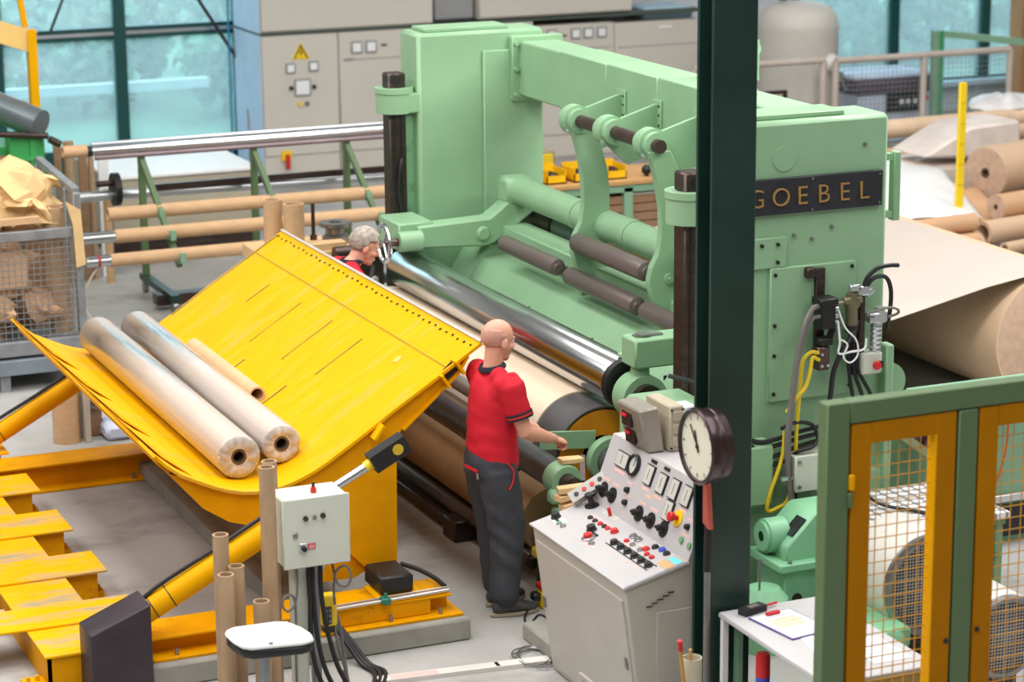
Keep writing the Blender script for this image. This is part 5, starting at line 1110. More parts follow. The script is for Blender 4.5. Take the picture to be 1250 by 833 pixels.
for k in range(3): MB().box(16.68+.1*k, 16.74+.1*k, 26.455, 26.47, .48, .54, .004).obj('panel_key', WHITE, cp)
MB().box(17.06, 17.1, 26.455, 26.47, .52, .57).obj('red_switch', RED, cp)

# ================================================================ electrical cabinets along the back wall
def cab(x0, x1, z0, z1, lab, fill, y=27.3, dep=.9, mat=CREAM):
    t = thing('electrical_cabinet', lab, 'cabinet', ((x0+x1)/2, y, z0))
    MB().box(x0+.004, x1-.004, y+.02, y+dep, z0, z1, .01).obj('cabinet_body', mat, t)
    d = MB().box(x0+.012, x1-.012, y, y+.02, z0+(.28 if z0 < .5 else .02), z1-.02, .006).obj('door', mat, t)
    fill(t, d, y); return t
def sq(d, x, z, w, y, mat=WHITE, nm='meter', rim=CREAMD):
    o = MB().box(x-w/2, x+w/2, y-.02, y, z-w/2, z+w/2, .004).obj(nm, rim, d); MB().box(x-w/2+.02, x+w/2-.02, y-.025, y-.02, z-w/2+.02, z+w/2-.02).obj('meter_face', mat, d)
def f1(t, d, y):
    MB().prism([(8.94, 1.40), (9.16, 1.40), (9.05, 1.60)], 'y', y-.008, y, .002).obj('warning_sign', YPLASTIC, d)
    MB().prism([(8.965, 1.413), (8.98, 1.413), (9.05, 1.545), (9.12, 1.413), (9.135, 1.413), (9.05, 1.575)], 'y', y-.011, y-.008).obj('sign_border', BLACK, d)
    MB().prism([(9.06, 1.53), (9.03, 1.475), (9.052, 1.478), (9.04, 1.43), (9.075, 1.49), (9.052, 1.487)], 'y', y-.012, y-.008).obj('lightning_mark', BLACK, d)
    sq(d, 8.92, 1.30, .12, y); sq(d, 9.20, 1.31, .12, y); sq(d, 9.06, 1.07, .20, y)
    for x in (8.92, 9.20): MB().cyl((x, y-.03, 1.07), (x, y, 1.07), .025, n=10).obj('push_button', BLACK, d)
    for x, m in ((9.02, YPLASTIC), (9.11, GREYHOSE)): MB().cyl((x, y-.03, .88), (x, y, .88), .025, n=10).obj('push_button', m, d)
    MB().box(8.78, 8.90, y-.012, y+.02, .22, .34).obj('switch_plate', YPLASTIC, t); MB().box(8.82, 8.87, y-.06, y-.012, .12, .30, .01).obj('main_switch', RED, t)
def f2(t, d, y):
    MB().box(9.58, 10.70, y-.004, y, 1.352, 1.362).box(9.58, 9.70, y-.015, y, 1.355, 1.375).obj('seam', CREAMD, d)
    for x in (9.74, 9.92): sq(d, x, 1.50, .14, y)
    MB().box(10.05, 10.12, y-.01, y, 1.50, 1.52).obj('type_plate', STEELD, d)
def f3(t, d, y):
    MB().box(10.8, 12.0, y-.004, y, 1.28, 1.29).obj('seam', CREAMD, d)
def f4(t, d, y):
    MB().box(12.1, 13.05, y-.004, y, 1.32, 1.33).obj('seam', CREAMD, d)
    for x in (12.25, 12.57, 12.74, 12.92): sq(d, x, 1.51, .13, y)
    MB().box(12.40, 12.45, y-.01, y, 1.48, 1.50).obj('type_plate', STEELD, d)
def f5(t, d, y):
    MB().box(13.15, 14.3, y-.004, y, 1.30, 1.31).obj('seam', CREAMD, d); MB().box(13.70, 13.88, y-.01, y, 1.51, 1.54).obj('type_plate', WHITE, d)
nf = lambda t, d, y: None
cab(8.57, 9.52, 0, 1.69, 'cream electrical cabinet bearing the yellow warning triangle', f1)
cab(9.52, 10.70, 0, 1.69, 'cream electrical cabinet with two square meters, right of the warning triangle', f2)
cab(10.70, 12.02, 0, 1.69, 'cream electrical cabinet mostly hidden by the far machine column', f3)
cab(12.02, 13.10, 0, 1.62, 'cream electrical cabinet with four square meters above the crossbeam', f4)
cab(13.10, 14.32, 0, 1.60, 'cream electrical cabinet with a white type plate above the crossbeam', f5)
cab(8.57, 10.72, 1.72, 2.5, 'long cream overhead cabinet above the warning triangle', nf)
cab(10.76, 11.28, 1.74, 2.5, 'grey overhead duct between two cream overhead cabinets', nf, y=27.4, mat=CREAMD)
cab(11.30, 13.35, 1.74, 2.5, 'cream overhead cabinet above the far machine column, right', nf)
struct(MB().box(8.57, 14.32, 27.31, 28.2, 1.69, 1.725), 'trim_8', mk('dark cabinet gap', (70, 82, 74), .6))
solo(MB().box(13.6, 14.3, 27.5, 28.1, 1.60, 1.74, .03).wob(.02, 4), 'folded_cover', mk('pale blue cloth', (176, 204, 224), .8), 'folded pale blue cover on top of the right cabinet', 'cloth', (13.9, 27.8, 1.6))

# ================================================================ workbench behind the machine
wbn = thing('workbench', 'green workbench with a wooden top and shelf of boards seen behind the machine', 'workbench', (9.7, 20.9, 0))
MB().box(8.4, 10.75, 20.5, 21.3, .93, .97, .004).obj('bench_top', mk('worn ochre bench top', (196, 150, 96), .6), wbn)
MB().box(8.4, 10.75, 20.52, 21.28, .86, .93).obj('bench_frame', GREENP, wbn)
for x in (8.45, 9.95, 10.65): MB().box(x, x+.09, 20.52, 20.6, 0, .9).obj('leg', GREENP, wbn)
MB().box(8.45, 10.7, 20.55, 21.25, .45, .48).obj('shelf', WOODB, wbn); MB().box(8.4, 10.75, 21.2, 21.25, .1, .9).obj('back_panel', BLACK, wbn)
for k in range(4): solo(MB().box(8.9+.05*k, 10.55, 20.56, 21.2, .485+.085*k, .56+.085*k, .004), 'wooden_board', WOODB, ('lowest', 'second lowest', 'second highest', 'highest')[k]+' of the brown boards stacked on the bench shelf', 'board', (9.7, 20.9, .485+.085*k))
random.seed(9)
TRAY = mk('yellow bin plastic', (244, 190, 10), .45)
for k, (x, z, lab) in enumerate(((9.0, .97, 'yellow parts bin on the bench, far left'), (9.30, .97, 'yellow parts bin on the bench, second from the left'), (9.58, .97, 'yellow parts bin on the bench behind the first curved arm'), (9.92, .97, 'yellow parts bin on the bench between the curved arms'))):
    t = thing('parts_bin', lab, 'bin', (x, 20.8, z))
    MB().box(x-.10, x+.10, 20.62, 20.92, z, z+.015).box(x-.10, x-.09, 20.62, 20.92, z, z+.13).box(x+.09, x+.10, 20.62, 20.92, z, z+.13).box(x-.10, x+.10, 20.91, 20.92, z, z+.15).box(x-.10, x+.10, 20.62, 20.63, z, z+.08).obj('bin_body', TRAY, t)
    MB().ball((x, 20.77, z+.05), (.08, .12, .05)).wob(.02, 12, k).obj('bin_contents', STEELD, t)
solo(MB().box(8.95, 9.45, 20.98, 21.22, .97, 1.22, .01), 'tool_tray', mk('olive tray', (150, 140, 110), .6), 'olive tray at the back of the bench above the yellow bins', 'tray', (9.2, 21.1, .97))
solo(MB().box(9.02, 9.42, 20.96, 20.979, 1.05, 1.2, .01), 'yellow_case', mk('dull yellow case', (216, 186, 40), .5), 'dull yellow case leaning against the olive tray', 'case', (9.2, 20.97, 1.05))
solo(MB().lathe((10.42, 20.7, .97), (0, 0, 1), [(0, 0), (0, .06), (.12, .05), (.16, .02), (.16, 0)], 16), 'orange_bottle', mk('orange plastic', (240, 130, 30), .4), 'orange bottle on the bench near the right curved arm', 'bottle', (10.42, 20.7, .97))
solo(MB().ball((10.25, 20.66, 1.03), .05).cyl((10.25, 20.66, .97), (10.25, 20.66, 1.03), .02), 'lever_knob', BLACK, 'black lever knob beside the orange bottle', 'knob', (10.25, 20.66, .97))
solo(MB().box(10.05, 10.4, 20.58, 20.9, .76, .85, .02).wob(.015, 6), 'white_bag', WHITE, 'white bag on the bench shelf boards', 'bag', (10.2, 20.7, .76))
vl = thing('valve_cluster', 'small red and white valve cluster hanging under the crossbeam', 'valve', (7.55, 13.9, 2.3))
MB().box(7.5, 7.62, 13.75, 13.95, 2.28, 2.37, .01).obj('valve_body', STEELD, vl); MB().cyl((7.42, 13.9, 2.31), (7.5, 13.9, 2.31), .03, n=12).obj('white_cap', WHITE, vl)
MB().cyl((7.46, 13.82, 2.35), (7.5, 13.82, 2.35), .025, n=10).obj('red_cap', RED, vl); MB().pipe([(7.5, 13.8, 2.3), (7.45, 13.7, 2.22), (7.55, 13.5, 2.2), (7.6, 13.3, 2.3)], .02).obj('hose_line', RUBBER, vl)
hose('black_hose', [(6.53, 17.3, 2.0), (6.47, 17.2, 1.9), (6.45, 17.2, 1.7), (6.48, 17.2, 1.45)], .015, RUBBER, 'black hose hanging between guide post and far column')

# ================================================================ left background: rack with rails and cores
Rk = thing('core_rack', 'green wheeled rack carrying a long bright roller rail and cardboard cores', 'rack', (7, 22, 0))
def standleg(x):
    l = MB().box(x-.03, x+.03, 21.97, 22.03, .16, 1.32, .004).obj('leg', OLIVE, Rk)
    MB().bar((x, 22.0, 1.28), (x+.05, 21.0, .45), .05, .05).obj('brace', OLIVE, l)
    for z, yy in ((.86, 21.62), (.725, 21.27), (.575, 20.97)): MB().box(x+.0, x+.05, yy-.18, yy, z-.06, z-.02).box(x+.0, x+.05, yy-.19, yy-.15, z-.06, z+.03).obj('core_cradle', GREENP, l)
    MB().box(x-.04, x+.04, 21.0, 22.1, .12, .18, .004).obj('foot_beam', DKGREEN, l)
    for y in (21.05, 22.05): MB().cyl((x-.02, y, .06), (x+.02, y, .06), .06, n=16).obj('caster', STEEL, l)
for x in (5.72, 6.80, 7.72): standleg(x)
MB().cyl((5.25, 22.0, 1.375), (9.0, 22.0, 1.375), .045, n=20).obj('roller_rail', CHROME, Rk)
MB().cyl((5.28, 22.1, 1.42), (9.0, 22.1, 1.42), .02, n=12).obj('rail_rod', ALU, Rk)
MB().cyl((5.28, 21.96, 1.315), (9.0, 21.96, 1.315), .022, n=12).obj('rail_pipe', mk('dull pinkish pipe', (140, 122, 124), .4, .4), Rk)
MB().box(5.9, 8.9, 22.22, 22.26, .92, .98).obj('cross_bar', STEELD, Rk)
MB().cyl((5.2, 22.0, 1.375), (5.26, 22.0, 1.375), .05, n=16).obj('rail_end', BLACK, Rk)
rolled('cardboard_core', (4.97, 21.9, 1.40), (1, 0, 0), .22, .055, .04, CARD, 'short cardboard core on the left end of the bright roller rail', 'tube')
def core(x0, x1, y, z, r, lab, shaft=None):
    t = thing('cardboard_core', lab, 'tube', (x0, y, z), None)
    MB().tube((x0, y, z), (x1, y, z), r, r-.01, 24).obj('tube', CARD, t)
    if shaft:
        MB().cyl((x0-shaft, y, z), (x0+.1, y, z), r*.82, n=20).obj('shaft', ALU, t)
        for k in range(4): MB().bar((x0-shaft+.01, y-r*.82*cos(k*.8), z+r*.82*sin(k*.8)), (x0-.01, y-r*.82*cos(k*.8), z+r*.82*sin(k*.8)), .012, .012).obj('shaft_key', STEEL, t)
    return t
core(5.27, 8.8, 21.55, .86, .062, 'uppermost of the three long cardboard cores on the rack')
core(5.24, 8.8, 21.2, .725, .062, 'middle of the three long cardboard cores on the rack, on a silver shaft', .32)
tt = core(5.12, 7.2, 20.9, .575, .058, 'lowest of the three long cardboard cores on the rack, red band on its shaft', .22)
MB().tube((5.0, 20.9, .575), (5.025, 20.9, .575), .051, .045, 20).obj('red_band', RED, tt)
ss = thing('air_shaft', 'silver shaft with a black disc lying at the back of the rack', 'shaft', (5.9, 22.6, .85))
MB().cyl((5.15, 22.3, .90), (5.6, 22.3, .90), .05, n=18).cyl((5.6, 22.3, .90), (8.6, 22.3, .86), .045, n=18).obj('shaft', ALU, ss)
MB().cyl((5.50, 22.25, .96), (5.56, 22.25, .96), .155, n=28).obj('disc', BLACK, ss); MB().cyl((5.35, 22.25, 1.02), (5.5, 22.25, 1.02), .03, n=12).obj('stub', STEELD, ss)
hose('air_line', [(5.0, 20.9, .53), (4.90, 20.85, .40), (4.83, 20.8, .25), (4.90, 20.6, .08), (5.1, 20.3, .02), (5.5, 19.9, .015), (5.75, 19.6, .05)], .010, mk('beige air line', (178, 170, 150), .5), 'thin beige air line drooping from the lowest core to the floor')
pt = thing('paper_pallet', 'tall pallet of sheet stacks with a white top behind the rack', 'pallet', (6.6, 24.4, 0))
MB().box(5.85, 7.35, 23.7, 25.3, .16, .78, .01).obj('sheet_stack', mk('olive grey stack', (178, 170, 150), .8, stretch=(1, 1, 20), var=.1), pt); MB().box(5.83, 7.37, 23.68, 25.32, .78, .82, .01).obj('white_cover', WHITE, pt)
MB().box(5.85, 7.35, 23.7, 25.3, 0, .16).obj('pallet_base', STEELD, pt)
solo(MB().box(5.6, 7.3, 21.2, 21.35, .05, .15, .005), 'steel_beam', STEELD, 'dark steel beam lying on the floor under the rack', 'beam', (6.4, 21.3, .05))
for k, (x, y, zt, w, m, lab) in enumerate(((5.10, 22.7, 1.36, .07, WOODB, 'leftmost narrow board standing behind the cage'), (5.22, 22.75, 1.36, .10, CARDD, 'tall cardboard core standing behind the cage, left'), (5.36, 22.8, 1.30, .08, WOODB, 'brown board standing behind the cage, middle'), (5.45, 22.85, 1.26, .06, CARDD, 'thin core standing right of the brown board'), (5.58, 22.9, 1.15, .10, WHITE, 'white panel standing at the right end of the boards'), (5.53, 22.6, .90, .08, CARD, 'short pale core standing in front of the white panel'))):
    solo((MB().tube((x, y, 0), (x, y, zt), w/2, w/2-.01, 20) if 'core' in lab else MB().box(x-w/2, x+w/2, y-.02, y+.02, 0, zt, .003)), 'standing_core' if 'core' in lab else 'standing_board', m, lab, 'tube' if 'core' in lab else 'board', (x, y, 0))
# things on a stand between table and rack
sd = thing('tool_stand', 'low wooden stand with planks behind the cradle edge', 'stand', (6.3, 18.7, 0))
MB().box(5.75, 6.65, 18.4, 19.0, .92, 1.02, .006).obj('stand_top', WOOD, sd); MB().box(5.8, 6.6, 18.42, 18.98, 0, .92, .01).obj('stand_body', DKGREEN, sd)
solo(MB().box(6.05, 6.45, 18.42, 18.56, 1.02, 1.08, .004), 'pine_plank', WOOD, 'pine plank on the low stand left of the man\'s head', 'plank', (6.2, 18.5, 1.02))
for k, (x, y, r, h, m, lab) in enumerate(((5.93, 18.72, .075, 1.415, CARD, 'back cardboard core standing behind the cradle corner'), (6.05, 18.55, .085, 1.40, CARD, 'front wide cardboard core standing behind the cradle corner'))):
    solo(MB().tube((x, y, 1.021), (x, y, h), r, r-.015, 28), 'cardboard_core', m, lab, 'tube', (x, y, 1.021))
solo(MB().cyl((6.23, 18.6, 1.081), (6.23, 18.6, 1.38), .016, n=12).cyl((6.23, 18.6, 1.081), (6.23, 18.6, 1.12), .03, n=12), 'steel_rod', STEELB, 'brown steel rod standing upright on the stand', 'rod', (6.23, 18.6, 1.081))
solo(MB().lathe((6.45, 18.7, 1.021), (0, 0, 1), [(0, 0), (0, .11), (.06, .11), (.08, .08), (.12, .08), (.14, .13), (.17, .13), (.17, .05), (.15, .05), (.15, 0)], 28), 'metal_hub', STEEL, 'round turned steel hub on the stand behind the man\'s head', 'hub', (6.45, 18.7, 1.021))
solo(MB().cyl((6.3, 18.30, 1.0), (6.75, 18.30, 1.0), .07, n=20).box(6.35, 6.7, 18.25, 18.35, 0, .94), 'dark_shaft', STEELD, 'short dark shaft on a block behind the man\'s neck', 'shaft', (6.5, 18.3, 0))
# wire cage with scrap paper
Cg = thing('wire_cage', 'grey wire mesh cage trolley full of crumpled kraft paper at far left', 'cage', (3.8, 19.6, 0))
for x, y in ((4.40, 19.0), (4.40, 20.3), (2.9, 19.0), (2.9, 20.3)): MB().box(x-.03, x+.03, y-.03, y+.03, 0, 1.55 if y < 20 else 1.62, .006).obj('corner_post', GALV, Cg)
MB().box(2.9, 4.4, 18.96, 19.02, 1.20, 1.28, .006).obj('top_rail', GALV, Cg); MB().bar((4.4, 19.0, 1.56), (4.4, 20.3, 1.62), .06, .05).obj('top_rail', GALV, Cg)
MB().box(2.9, 4.4, 18.94, 19.04, .28, .40, .006).obj('base_rail', GALV, Cg); MB().box(2.9, 4.4, 18.9, 20.3, .14, .26, .006).obj('base_plate', mk('blue grey steel', (128, 140, 150), .5, .3, var=.15), Cg)
for x in (3.0, 3.75, 4.3): MB().box(x-.04, x+.04, 18.95, 19.05, 0, .14).obj('foot', GALV, Cg)
w = MB()
for k in range(30): w.box(2.93+.05*k, 2.936+.05*k, 18.985, 18.991, .40, 1.22)
for k in range(17): w.box(2.9, 4.4, 18.978, 18.984, .42+.05*k, .426+.05*k)
for k in range(26): w.box(4.395, 4.40, 19.0+.05*k, 19.006+.05*k, .3, 1.5)
o = w.obj('wire_mesh', GALV, Cg); o['kind'] = 'stuff'
random.seed(21)
def scrap(c, r, k, lab, grp, mat=SCRAP):
    m = MB(); bmesh.ops.create_icosphere(m.bm, subdivisions=2, radius=1)
    for v in m.bm.verts: v.co = Vector((v.co.x*r[0], v.co.y*r[1], v.co.z*r[2]))*(1+.45*noise.noise(v.co*1.6+Vector((k*7.7, 0, 0)))+.35*noise.noise(v.co*3.7+Vector((0, k*3.3, 0))))
    m.xform(Matrix.Translation(Vector(c)) @ Matrix.Rotation(k*1.3, 4, 'Z') @ Matrix.Rotation(k*.7, 4, 'X'))
    solo(m, 'scrap_paper', mat, lab, 'paper', c, grp).data.set_sharp_from_angle(angle=radians(12))
for k in range(12): scrap((random.uniform(3.3, 4.28), random.uniform(19.25, 20.1), 1.30+.14*(k % 3)), (random.uniform(.16, .28), random.uniform(.16, .26), random.uniform(.09, .16)), k, 'crumpled yellowish kraft paper heaped on top of the cage', 'crumpled paper heaped on the cage')
for k in range(16): scrap((random.uniform(3.4, 4.3), random.uniform(19.12, 19.7), random.uniform(1.32, 1.62)), (random.uniform(.10, .17), random.uniform(.09, .15), random.uniform(.03, .09)), 120+k, 'crumpled yellowish kraft paper heaped on top of the cage', 'crumpled paper heaped on the cage')
solo(MB().box(2.95, 4.33, 19.86, 19.90, .27, 1.30, .004).wob(.02, 3), 'cardboard_sheet', mk('brown waste sheet', (178, 142, 108), .85), 'large brown cardboard sheet standing inside the cage behind the waste', 'sheet', (3.6, 19.88, .27))
scrap((4.05, 19.35, 1.50), (.24, .20, .20), 41, 'tallest crumpled kraft sheet standing up from the cage heap', None)
for k in range(36): scrap((random.uniform(3.05, 4.22), random.uniform(19.16, 19.75), .46+.155*(k % 6)), (random.uniform(.15, .26), random.uniform(.08, .12), random.uniform(.10, .16)), 60+k, 'crumpled brown paper pressed behind the wire mesh of the cage', 'crumpled paper behind the cage mesh', mk('brown waste paper', (196, 160, 126), .85, var=.12))
solo(MB().box(3.5, 4.02, 19.12, 19.6, .78, 1.05, .02).wob(.015, 5), 'carton', mk('pale carton', (214, 178, 144), .8), 'pale carton behind the wire mesh of the cage', 'box', (3.8, 19.3, .78))
solo(MB().tube((4.27, 19.15, .41), (4.24, 19.15, 1.42), .09, .07, 24), 'paper_tube', CARDD, 'brown paper tube standing upright in the right corner of the cage', 'tube', (4.27, 19.15, .41))
solo(MB().prism([(4.30, 1.50), (4.42, 1.42), (4.43, .98), (4.36, .96), (4.35, 1.3)], 'y', 18.92, 18.94).wob(.012, 6), 'paper_strip', SCRAP, 'torn paper strip hanging over the right corner of the cage', 'paper', (4.38, 18.93, .96))
solo(MB().bar((3.2, 19.05, 1.34), (4.1, 19.0, 1.36), .06, .05), 'cardboard_strip', CARD, 'flat cardboard strip lying along the top rail of the cage', 'strip', (3.6, 19.02, 1.34))
# small clutter behind the lip, left
solo(MB().tube((3.86, 17.35, 0), (3.86, 17.35, .40), .10, .085, 28), 'cardboard_core', CARD, 'wide cardboard core standing behind the far hydraulic cylinder', 'tube', (3.86, 17.35, 0))
solo(MB().box(3.975, 4.02, 17.25, 17.45, 0, .42, .003), 'wooden_plank', mk('grey weathered slat', (190, 180, 166), .7), 'pale upright plank beside the wide cardboard core', 'plank', (4.0, 17.35, 0))
cl2 = thing('cable_reel', 'brown wooden block with a coil of rope behind the cradle lip', 'block', (4.08, 17.4, 0)); MB().box(4.03, 4.14, 17.4, 17.5, 0, .40, .006).obj('wood_block', WOODB, cl2); MB().tube((4.09, 17.36, .27), (4.09, 17.40, .27), .055, .035, 20).obj('rope_coil', GREYHOSE, cl2)
solo(MB().box(4.12, 4.36, 17.2, 17.5, 0, .12, .03).box(4.2, 4.4, 17.3, 17.5, .12, .30, .03), 'plastic_canister', mk('pale blue canister', (206, 216, 238), .5), 'pale bluish canister low behind the yellow cradle lip', 'canister', (4.25, 17.35, 0))
# green machine and yellow crane arm far left
gmx = thing('green_press', 'bright green press with a grey roll at the far left under the crane arm', 'machine', (4.5, 22.5, 0))
MB().box(3.4, 4.82, 22.3, 22.9, 0, 1.42, .02).box(4.55, 4.88, 22.2, 22.4, 1.05, 1.55, .02).obj('frame', GREENB, gmx); MB().box(4.74, 4.80, 22.18, 22.21, 1.1, 1.5).box(4.58, 4.86, 22.17, 22.2, 1.3, 1.34).obj('rib', GREENB, gmx)
MB().cyl((4.1, 23.0, 1.95), (4.85, 22.2, 1.62), .14, n=28).obj('grey_roll', mk('grey roll', (120, 130, 134), .35, .5), gmx); MB().ball((4.72, 22.4, 1.78), .03).obj('black_knob', BLACK, gmx)
MB().cyl((4.3, 22.15, 1.58), (4.9, 22.15, 1.52), .03, n=12).cyl((4.9, 22.1, 1.5), (5.0, 22.1, 1.44), .035, n=12).obj('spindle', STEELD, gmx)
solo(MB().box(4.3, 4.52, 22.1, 22.29, 0, 1.35, .01), 'brown_panel', WOODB, 'brown panel standing at the left edge by the green press', 'panel', (4.4, 22.2, 0))
cr = thing('crane_arm', 'yellow overhead arm with a hanging yellow bar at the top left', 'crane', (4.8, 23, 1.4))
MB().bar((4.1, 23.0, 2.60), (5.0, 23.0, 2.28), .06, .20).obj('boom', mk('pale worn yellow', (240, 200, 120), .5), cr); MB().box(4.94, 5.02, 22.94, 23.06, 1.35, 2.40, .004).obj('drop_bar', YELLOW, cr)
MB().bar((4.86, 23.0, 2.95), (4.93, 23.0, 2.42), .05, .05).obj('tie_bar', YELLOW, cr); MB().box(4.94, 5.02, 22.92, 23.08, 1.30, 1.36).obj('end_block', mk('orange block', (240, 150, 20), .5), cr)
# cords by the window, steps
solo(MB().cyl((8.10, 28.3, 2.10), (8.68, 28.3, 1.16), .022, n=10), 'stay_rod', STEELD, 'dark slanting stay rod in front of the left window', 'rod', (8.4, 28.3, 1.16))
solo(MB().cyl((6.55, 28.3, 2.2), (6.35, 28.3, 1.75), .018, n=8), 'stay_rod', BLACK, 'short black slanting rod at the top left of the window', 'rod', (6.45, 28.3, 1.75))
solo(MB().cyl((8.46, 28.2, 2.2), (8.46, 28.2, .05), .014, n=8), 'hanging_cord', mk('teal blue cord', (20, 130, 170), .5), 'thin teal cord hanging in front of the left window', 'cord', (8.46, 28.2, .05))
ld = thing('step_ladder', 'grey folded ladder leaning beside the window lit cabinet side', 'ladder', (8.72, 27.6, 0))
for x in (8.52, 8.62): MB().bar((x, 27.7, 0), (x+.04, 27.85, .78), .03, .05).obj('rail', GALV, ld)
for k in range(4): MB().bar((8.53+.01*k, 27.72+.03*k, .15+.17*k), (8.63+.01*k, 27.72+.03*k, .15+.17*k), .05, .02).obj('rung', GALV, ld)

# ================================================================ the two workers
def person(label, loc, heading, P, hair, flip=False):
    """P: local joints (x forward, y left, z up). One continuous body, clothes and hair as children"""
    root = thing('person', label, 'person', loc, None)
    MT = Matrix.Translation(Vector(loc)) @ Matrix.Rotation(heading, 4, 'Z')
    V3 = lambda k: Vector(P[k])
    body = MB()
    hd = V3('head'); pitch = P['pitch']; HR = Matrix.Rotation(pitch, 3, 'Y') @ Matrix.Rotation(P.get('tilt', 0), 3, 'X'); HR = Matrix.Rotation(P.get('turn', 0), 3, 'Z') @ HR
    hp = lambda x, y, z: hd+HR @ Vector((x, y, z))
    body.ball(hp(-.012, 0, .035), (.100, .077, .092), HR, 24, 18)           # cranium
    body.ball(hp(.022, 0, -.02), (.072, .062, .085), HR, 20, 16)            # face
    body.ball(hp(.038, 0, -.078), (.048, .046, .036), HR, 16, 12)           # jaw
    body.ball(hp(.062, 0, -.098), (.024, .024, .018), HR)                   # chin
    body.limb([hp(.082, 0, .018), hp(.100, 0, -.012), hp(.108, 0, -.028)], [.009, .013, .015], 10)  # nose
    body.ball(hp(.088, 0, -.062), (.012, .024, .006), HR); body.ball(hp(.085, 0, -.073), (.012, .021, .007), HR)   # lips
    for s in (-1, 1):
        body.ball(hp(.080, s*.030, .028), (.014, .022, .008), HR)           # brow
        body.ball(hp(.062, s*.040, -.025), (.026, .020, .020), HR)          # cheek
        body.ball(hp(-.005, s*.079, -.006), (.020, .010, .032), HR @ Matrix.Rotation(s*.35, 3, 'Z'))   # ear
    nk = V3('neck')
    body.limb([hp(-.018, 0, -.03), (hp(-.015, 0, -.08)+nk)/2, nk, nk+Vector((-.004, 0, -.05))], [.056, .055, .060, .064], 16)
    ch, pv = V3('chest'), V3('pelvis'); up = (nk-pv).normalized()
    body.limb([pv+up*-.06, pv+up*.1, pv.lerp(ch, .6), ch, ch.lerp(nk, .5), nk], [(.14, .10), (.13, .095), (.13, .095), (.15, .10), (.13, .08), (.06, .05)], 20)
    for s, q in ((-1, 'r'), (1, 'l')):
        S_, E_, W_, H_ = V3('sh'+q), V3('el'+q), V3('wr'+q), V3('kn'+q)
        body.limb([ch.lerp(nk, .45)+Vector((0, s*.08, 0)), S_], [.06, .058], 14)
        body.limb([S_, S_.lerp(E_, .35), S_.lerp(E_, .8), E_, E_.lerp(W_, .3), E_.lerp(W_, .75), W_], [.056, .052, .046, .043, .046, .034, .028], 16)
        body.limb([V3('hip'+q), V3('hip'+q).lerp(H_, .5), H_, H_.lerp(V3('an'+q), .35), V3('an'+q)], [.085, .075, .055, .052, .040], 16)
        an = V3('an'+q); td = Vector((cos(P['toe'+q]), sin(P['toe'+q]), 0))
        body.limb([an+Vector((0, 0, -.02))-td*.03, an+td*.08+Vector((0, 0, -.05)), an+td*.16+Vector((0, 0, -.062))], [.036, .036, .028], 12)
        # hand: palm, four fingers curled over what it holds, thumb from the palm's side
        f = (W_-E_).normalized(); dn = Vector(P['palm'+q]); dn = (dn-f*dn.dot(f)).normalized(); sd = f.cross(dn)     # sd across the palm
        th = -s if sd.y*s > 0 else s
        pc = W_+f*.05
        body.limb([W_+f*.005, W_+f*.045, W_+f*.085], [(.026, .018), (.040, .016), (.040, .014)], 14, side=tuple(sd))
        for i, (o_, L) in enumerate(((-.033, .062), (-.011, .074), (.011, .070), (.033, .054))):
            b0 = W_+f*.082+sd*o_; a1, a2, a3 = P['curl']
            d1 = (f*cos(a1)+dn*sin(a1)); d2 = (f*cos(a1+a2)+dn*sin(a1+a2)); d3 = (f*cos(a1+a2+a3)+dn*sin(a1+a2+a3))
            p1 = b0+d1*L*.5; p2 = p1+d2*L*.32; p3 = p2+d3*L*.26
            body.limb([b0-f*.02, b0, p1, p2, p3], [.0095, .0095, .009, .0085, .0075], 8)
        inn = sd if (sd.y*(-s)) > 0 else -sd
        body.limb([W_+f*.02+inn*.02, W_+f*.045+inn*.046+dn*.012, W_+f*.072+inn*.054+dn*.028, W_+f*.092+inn*.048+dn*.04], [.014, .0125, .0105, .009], 8)
    body.xform(MT); bo = body.obj('body', SKIN, root); fat(bo, .0062, 3)
    eyes = MB()
    for s in (-1, 1):
        o = MB().ball(hp(.079, s*.031, .012), (.010, .013, .009), HR).xform(MT).obj('eye', mk('eye white', (226, 216, 206), .3), root)
        MB().ball(hp(.087, s*.031, .012), (.004, .005, .005), HR).xform(MT).obj('iris', BLACK, o)
    eyes.bm.free()
    # polo shirt with short sleeves
    sh = MB()
    wa = P['waist']
    sh.limb([Vector(wa)+up*-.15, Vector(wa)+up*-.08, Vector(wa), pv.lerp(ch, .65), ch, ch.lerp(nk, .45), ch.lerp(nk, .8), nk+up*-.028], [(.186, .142), (.188, .146), (.180, .142), (.184, .138), (.190, .138), (.170, .118), (.105, .09), (.080, .080)], 28)
    for s, q in ((-1, 'r'), (1, 'l')):
        S_, E_ = V3('sh'+q), V3('el'+q)
        sh.limb([ch.lerp(nk, .4)+Vector((0, s*.07, -.01)), ch.lerp(nk, .55)+Vector((0, s*.13, -.02)), S_], [.082, .085, .080], 18)
        sh.limb([nk+Vector((-.01, s*.04, -.055)), nk.lerp(S_, .5)+Vector((-.005, 0, .0)), S_+Vector((0, -s*.01, .004))], [.062, .066, .074], 16)
        sh.limb([S_+(S_-E_).normalized()*-.01, S_.lerp(E_, .3), S_.lerp(E_, .62)], [.080, .074, .074], 18)
    for v in sh.bm.verts: pass
    sh.xform(MT); so_ = sh.obj('polo_shirt', SHIRT, root); fat(so_, .010, 5)
    for v in so_.data.vertices:
        n_ = v.normal; q = v.co*1.0
        v.co += n_*(.010*noise.noise(Vector((q.x*9, q.y*9, q.z*5)))+.007*noise.noise(Vector((q.x*4+q.z*14, q.y*6, q.z*7))))
